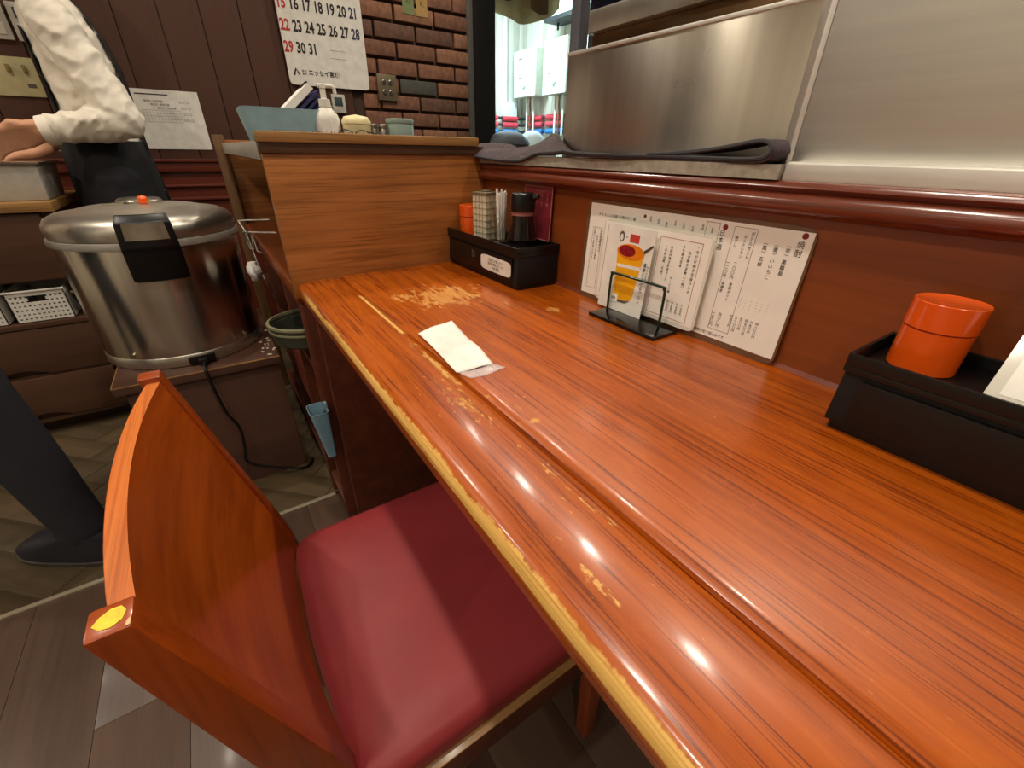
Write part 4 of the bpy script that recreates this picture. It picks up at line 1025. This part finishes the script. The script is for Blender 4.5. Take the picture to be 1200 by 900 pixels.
# clipped papers and navy files standing in the box
t = thing('clipped_papers', 'sheaf of white papers held by a metal clip', 'papers', (.158, 1.43, ZS+.012))
lean = Matrix.Rotation(math.radians(50), 4, 'Y')
MB().box(-.006, .010, -.05, .04, 0, .188).xf(lean).build('sheets', 'paper_white', t)
MB().box(-.009, .013, -.02, .012, .174, .196).xf(lean).build('clip', 'clip_metal', t, .002)
for k in range(3):
    t = thing('file_folder', ('navy file folder leaning right against the clipped papers', 'navy file folder leaning between two other navy folders', 'navy file folder leaning nearest to the pump bottle')[k], 'folder', (.180+.018*k, 1.435, ZS+.008), 0, 'navy folders in the blue box')
    MB().box(0, .007, -.06, .05, 0, .180-.014*k).xf(Matrix.Rotation(math.radians(50), 4, 'Y')).build('cover', 'navy_file', t, .001)
    MB().box(.0012, .0058, -.061, -.058, .004, .176-.014*k).xf(Matrix.Rotation(math.radians(50), 4, 'Y')).build('pages', 'ink_blue', t)
t = thing('pen_stand', 'black pen holder between the folders and the pump bottle', 'pen holder', (.350, 1.56, ZS))
MB().lathe([(.02, 0), (.022, .07), (.020, .07), (.018, .003), (0, .003)], n=20).build('cup', 'black_plastic', t, 0, 40)
for k, m in enumerate(('grey_device', 'pipe_red', 'black_plastic')): MB().tube([(.004*k-.004, .004*k, .004), (.012*k-.02, .01*k-.01, .105-.01*k)], .004, 8).build('pen', m, t)

# hanging wire rack with a plastic bag, tray and small bin by the shelf side
t = thing('wire_rack', 'white wire rack hooked between the shelf side and the cooker', 'rack', (.10, 1.62, .70))
for dz_, dy_ in ((.045, .06), (.022, -.04)):
    MB().tube([(-.018, .10+dy_, dz_), (.050, -.16+dy_, dz_+.030)], .0020, 6).build('rail', 'white_plastic', t)
for k in range(2):
    MB().tube([(-.014+.016*k, .055-.06*k, .028), (-.012+.016*k, .055-.06*k, -.028), (-.002+.016*k, .045-.06*k, -.034), (.002+.016*k, .045-.06*k, .010)], .0018, 6).build('hook', 'white_plastic', t)
MB().tube([(-.018, .16, .045), (-.010, .06, .022), (-.004, .02, -.06), (.004, .0, -.12)], .0018, 6).build('side_wire', 'white_plastic', t)
t = thing('plastic_bag', 'crumpled white plastic bag on the wire rack', 'bag', (.070, 1.40, .632)); t.scale = (.7, .7, .7)
bg = MB(); bg.loft([[(.022*(1+.35*math.sin(3*a+k))*math.cos(a)*(.5+.5*math.sin(PI*(k+.6)/7)), .035*(1+.3*math.sin(5*a+2*k))*math.sin(a)*(.5+.5*math.sin(PI*(k+.6)/7)), .012*k) for a in [2*PI*i/18 for i in range(18)]] for k in range(7)])
bg.build('bag', 'bag_white', t, 0, 60)
t = thing('round_tray', 'stack of dark green round trays stored under the counter end', 'tray', (.150, 1.075, .555))
MB().lathe([(.085, 0), (.094, .006), (.101, .050), (.098, .050), (.091, .008), (0, .008)], n=40, sy=.85).build('bowl', 'tray_green', t, 0, 40)
MB().lathe([(.097, .046), (.103, .047), (.103, .052), (.097, .053)], n=40, sy=.85, ring=True).build('rim', 'tray_rim', t, 0, 40)
MB().lathe([(.096, .032), (.102, .034), (.102, .038), (.096, .039)], n=40, sy=.85, ring=True).build('rim', 'tray_rim', t, 0, 40)
t = thing('small_bin', 'small pale blue plastic bin hooked on the shelf side', 'bin', (.098, .958, .290))
def bn(a, b, z, o_=0): return [(x+o_, y, z) for x, y, _ in sup(0, 0, a, b, z, 5, 32)]
MB().loft([bn(.010, .016, 0, .008), bn(.021, .030, .135, 0), bn(.0195, .0285, .135, 0), bn(.0085, .0145, .004, .008)]).build('body', 'bin_blue', t, 0, 40)
MB().box(.014, .022, -.010, .010, .128, .15).build('hook', 'bin_blue', t, .001)

# ------------------------------------------------------------------ things on the rear wall
t = thing('wall_calendar', 'large wall calendar page with black and red dates', 'calendar', matrix=frame((.478, YB-.014, 1.222), (1, 0, 0), (0, -.012, 1)))
MB().loft([[(x+.185, y+.26, z) for x, y, _ in sup(0, 0, .185, .26, 0, 30, 64)] for z in (-.003, 0)]).build('sheet', 'paper_white', t)
cw, z15 = .0515, .300
for r, row in enumerate((range(8, 15), range(15, 22), range(22, 29), range(29, 32))):
    for c, d in enumerate(row):
        text('numeral', str(d), .056, 'ink_red' if c == 0 else 'ink_blue' if c == 6 else 'ink', t, .022+c*cw, z15+.078+.022-r*.0775, .0006, 'CENTER', 1, .0001, .70, .0016)
lg = MB().prism([(.020, .036), (.034, .066), (.044, .040), (.052, .040), (.036, .058), (.028, .036)], 2, .0004, .0008).build('logo', 'ink', t)
text('lettering', '株式\n会社', .0110, 'ink', t, .070, .060, .0006, 'CENTER', .95); text('lettering', 'ニッセイ宮城', .0235, 'ink', t, .158, .062, .0006, bold=.0006)
for k in range(6): MB().box(.20+.025*(k % 3), .222+.025*(k % 3), .115+.03*(k//3), .116+.03*(k//3), .0003, .0005).build('faint_line', 'ink_grey', t)
t = thing('paper_notice', 'white paper notice with a printed table pinned to the brown wall', 'notice', matrix=frame((-.195, YB-.003, .950), (1, 0, 0), (0, -.01, 1)))
MB().box(0, .292, 0, .215, -.001, 0).build('sheet', 'paper_white', t)
MB().box(.075, .185, .196, .200, .0, .0004).build('heading_bar', 'ink', t)
tb = MB()
for k in range(12): tb.box(.085+.0115*k, .0855+.0115*k, .100, .142, 0, .0004)
for k in range(5): tb.box(.085, .215, .100+.0105*k, .1006+.0105*k, 0, .0004)
tb.build('printed_table', 'ink_grey', t)
for k in range(4): text('lettering', '○○ ○', .012, 'ink_grey', t, .235, .180-.022*k, .0005)
for k in range(3): text('lettering', '御注文・御予約表', .008, 'ink_grey', t, .13+.02*k, .178-.012*k, .0005)
t = thing('light_switch', 'cream switch plate with toggle switches on the wall', 'switch', matrix=frame((-.52, YB-.002, 1.115), (1, 0, 0), (0, 0, 1)))
MB().box(0, .135, 0, .12, -.001, .008).build('plate', 'switch_plate', t, .003)
for x in (.062, .105): MB().box(x-.005, x+.005, .072, .096, .007, .020).build('toggle', 'switch_lever', t, .002)
MB().box(.095, .118, .028, .040, .008, .009).build('label', 'ink_grey', t)
for k, x in enumerate((-.50, -.395)):
    t = thing('control_panel', ('white wall control panel beside the switch', 'white wall control panel with a flap, nearer the notice')[k], 'control panel', matrix=frame((x, YB-.002, 1.283), (1, 0, 0), (0, 0, 1)))
    MB().box(0, .095, 0, .11, -.001, .014).build('case', 'grey_device', t, .003)
    MB().box(.012, .082, .014, .05, .014, .017).build('flap', 'white_plastic', t, .002); MB().box(.015, .06, .065, .095, .014, .0155).build('screen', 'lcd', t)
t = thing('thermostat', 'small white thermostat with a grey screen below the calendar', 'thermostat', matrix=frame((.652, YB-.002, 1.118), (1, 0, 0), (0, 0, 1)))
MB().box(0, .064, 0, .078, -.001, .014).build('case', 'grey_device', t, .003); MB().box(.012, .050, .030, .066, .014, .0155).build('screen', 'lcd', t, .0005)
MB().box(-.03, -.004, .0, .03, 0, .01).build('bracket', 'grey_device', t)
t = thing('power_outlet', 'metal double outlet plate on the brick wall', 'outlet', matrix=frame((.888, YB-.012, 1.185), (1, 0, 0), (0, 0, 1)))
MB().box(0, .100, 0, .112, -.001, .012).build('plate', 'outlet_plate', t, .002)
for x in (.033, .067):
    for y in (.035, .078):
        MB().lathe([(.012, 0), (.012, .003), (.008, .004), (0, .004)], (x, y, .011), 16).build('socket', 'tin_metal', t)
t = thing('wall_tag', 'dull green paper tag stuck on the brick wall', 'tag', matrix=frame((1.060, YB-.013, 1.555), (1, 0, 0), (0, 0, 1)))
MB().box(0, .060, 0, .15, -.001, .001).build('paper', 'tag_green', t); vtext('lettering', '火の用心', .03, 'ink', t, .03, .135, .0016, .9)
t = thing('wall_tag', 'ochre paper tag stuck on the brick wall', 'tag', matrix=frame((1.132, YB-.013, 1.553), (1, 0, 0), (0, 0, 1)))
MB().box(0, .060, 0, .15, -.001, .001).build('paper', 'tag_ochre', t); vtext('lettering', '大入御礼', .03, 'ink', t, .03, .135, .0016, .9)

# ------------------------------------------------------------------ back kitchen
def boiler(y0, y1, z0, z1, lab):
    t = thing('water_heater', lab, 'water heater', (3.03, (y0+y1)/2, z0))
    hw_, h_ = (y1-y0)/2, z1-z0
    MB().box(0, .165, -hw_, hw_, 0, h_).build('case', 'appliance_shade', t, .006)
    MB().box(-.012, .004, -hw_-.003, hw_+.003, 0, h_+.004).build('cover', 'appliance_white', t, .006)
    MB().tube([(-.012, -.01, .10), (-.030, -.01, .10)], .026, 20).build('knob', 'appliance_white', t, .002)
    MB().box(-.014, -.011, .03, .10, h_-.07, h_-.062).box(-.014, -.011, .06, .09, .16, .168).build('marking', 'ink_grey', t)
    for y in (-.06, 0, .06): MB().tube([(.07, y, 0), (.07, y, -.05), (.09, y+.02, -.12), (.09, y+.02, -.34)], .010, 8).build('pipe', 'pipe_white' if y else 'copper', t)
boiler(4.12, 4.49, 1.455, 1.84, 'white water heater in the corner of the back kitchen')
boiler(3.66, 3.99, 1.445, 1.86, 'white water heater beside the wall cupboard')
t = thing('wall_cupboard', 'pale wall cupboard above the water heaters', 'cupboard', (3.1, 3.60, 2.02))
MB().box(-.1, .1, -.40, .38, 0, .37).build('body', 'appliance_white', t, .004); MB().box(-.1, .1, -.40, .38, -.03, 0).build('underside', 'pipe_black', t)
MB().tube([(0, .30, -.03), (0, .30, -.08)], .01, 8).build('peg', 'pipe_black', t)
t = thing('conduit', 'white vertical conduit with a junction box on the far wall', 'conduit', (2.97, 4.58, 1.29))
MB().tube([(0, 0, .13), (0, 0, 1.1)], .022, 12).build('pipe', 'pipe_white', t, 0, 40); MB().box(-.055, .125, -.05, .018, 0, .135).build('junction_box', 'appliance_white', t, .004)
for k, (z, m) in enumerate(((1.275, 'pipe_red'), (1.215, 'pipe_red'), (1.150, 'pipe_blue'))):
    t = thing('lagged_pipe', ('red lagged pipe, the upper of two on the far kitchen wall', 'red lagged pipe, the lower of two on the far kitchen wall', 'blue lagged pipe on the far kitchen wall')[k], 'pipe', (2.7, 4.545, z))
    MB().tube([(-.9, 0, 0), (.45, 0, 0), (.47, -.03, 0), (.47, -1.2, 0)], .014, 10).build('pipe', 'pipe_black', t, 0, 40)
    for x in (-.75, -.45, -.04, .215): MB().tube([(x, 0, 0), (x+.19, 0, 0)], .024, 12).build('sleeve', m, t, 0, 40)
    for y in (-.12, -.45): MB().tube([(.47, y, 0), (.47, y-.26, 0)], .024, 12).build('sleeve', m, t, 0, 40)
t = thing('kitchen_counter', 'steel counter under the pipes of the back kitchen', 'counter', (2.6, 4.3, 0))
MB().box(-.85, .6, -.15, .28, .85, .90).build('top', 'steel_brushed', t, .003); MB().box(-.83, .6, -.12, .28, 0, .85).build('body', 'appliance_white', t)
t = thing('cloth_bundle', 'dark grey bundle on the stacked crates by the black post', 'bundle', (1.66, 2.52, 1.0))
def lump(a, b, c, n=22, m=10, sd=0):
    return [[(a*math.sin(PI*(k+.02)/(2*m))*math.cos(2*PI*i/n)*(1+.06*math.sin(3*2*PI*i/n+sd+k)), b*math.sin(PI*(k+.02)/(2*m))*math.sin(2*PI*i/n)*(1+.06*math.cos(5*2*PI*i/n+sd)), c*math.cos(PI*(k+.02)/(2*m))) for i in range(n)] for k in range(m+1)]
MB().loft(lump(.135, .11, .075)).build('cloth', 'bag_dark', t, 0, 60)
t = thing('cloth_bundle', 'pale bundle on the stacked crates beside the dark one', 'bundle', (1.90, 2.60, 1.0))
MB().loft(lump(.085, .09, .085, sd=2)).build('cloth', 'bag_pale', t, 0, 60)
for k in range(3):
    t = thing('storage_crate', ('white storage crate on the floor, lowest of its stack', 'white storage crate in the middle of its stack', 'white storage crate directly under the cloth bundles')[k], 'crate', (1.80, 2.62, .333*k), 0, 'stacked crates')
    MB().box(-.20, .20, -.16, .16, 0, .325).build('body', 'appliance_white', t, .008); MB().box(-.215, .215, -.175, .175, .295, .333).build('rim', 'appliance_shade', t, .004)
t = thing('door_curtain', 'beige hanging curtain with brown pocket flaps in the kitchen opening', 'curtain', (1.92, 2.76, 1.62))
def cur(u, v):
    x = -.30+.58*u; bot = .035+.10*abs(2*u-.95)**2
    z = bot+(.775-bot)*v; return (x*(1+.06*v), .03*math.sin(u*14)+.02*math.sin(u*5), z)
o = MB().grid(cur, 40, 6).build('cloth', 'noren_beige', t, 0, True); q = o.modifiers.new('s', 'SOLIDIFY'); q.thickness = .004
for x, w_, z in ((-.22, .13, .13), (.02, .15, .10)):
    o2 = MB().grid(lambda u, v: (x+w_*u, -.045-.006*math.sin(PI*u), z+.03*math.sin(2*u)*0+(.62-z)*v-.02*math.sin(PI*u)*(1-v)), 8, 4).build('pocket_flap', 'noren_brown', t, 0, True); q = o2.modifiers.new('s', 'SOLIDIFY'); q.thickness = .004
MB().tube([(-.36, 0, .77), (.36, 0, .77)], .012, 10).build('rod', 'alu_post', t); MB().tube([(0, 0, .77), (0, 0, .78)], .01, 8).build('bracket', 'alu_post', t)

# ------------------------------------------------------------------ ceiling lamps
for i, (x, y, wt_, col) in enumerate(DOWN):
    t = thing('downlight', 'round recessed ceiling downlight', 'lamp', (x, y, 2.4), 0, 'ceiling downlights')
    MB().lathe([(.040, -.004), (.062, -.004), (.066, 0), (.040, 0)], n=28, ring=True).build('rim', 'lamp_rim', t, 0, 40)
    MB().lathe([(.040, -.003), (.040, 0)], n=28).build('lens', 'lamp_lens', t)
    ld = bpy.data.lights.new('downlight_lamp', 'SPOT'); ld.energy = wt_; ld.color = col; ld.shadow_soft_size = .032; ld.spot_size = math.radians(138); ld.spot_blend = .75
    lo_ = bpy.data.objects.new('downlight_lamp', ld); COL.objects.link(lo_); lo_.location = (x, y, 2.375)
for x, y, wt_, col in FLUO:
    t = thing('ceiling_tube_light', 'long ceiling tube light over the back kitchen', 'lamp', (x, y, 2.4))
    MB().box(-.12, .12, -.62, .62, -.05, 0).build('housing', 'lamp_rim', t, .006); MB().box(-.09, .09, -.58, .58, -.056, -.048).build('diffuser', 'tube_lens', t, .004)
    ld = bpy.data.lights.new('tube_lamp', 'AREA'); ld.shape = 'RECTANGLE'; ld.size = .18; ld.size_y = 1.16; ld.energy = wt_; ld.color = col
    lo_ = bpy.data.objects.new('tube_lamp', ld); COL.objects.link(lo_); lo_.location = (x, y, 2.34)
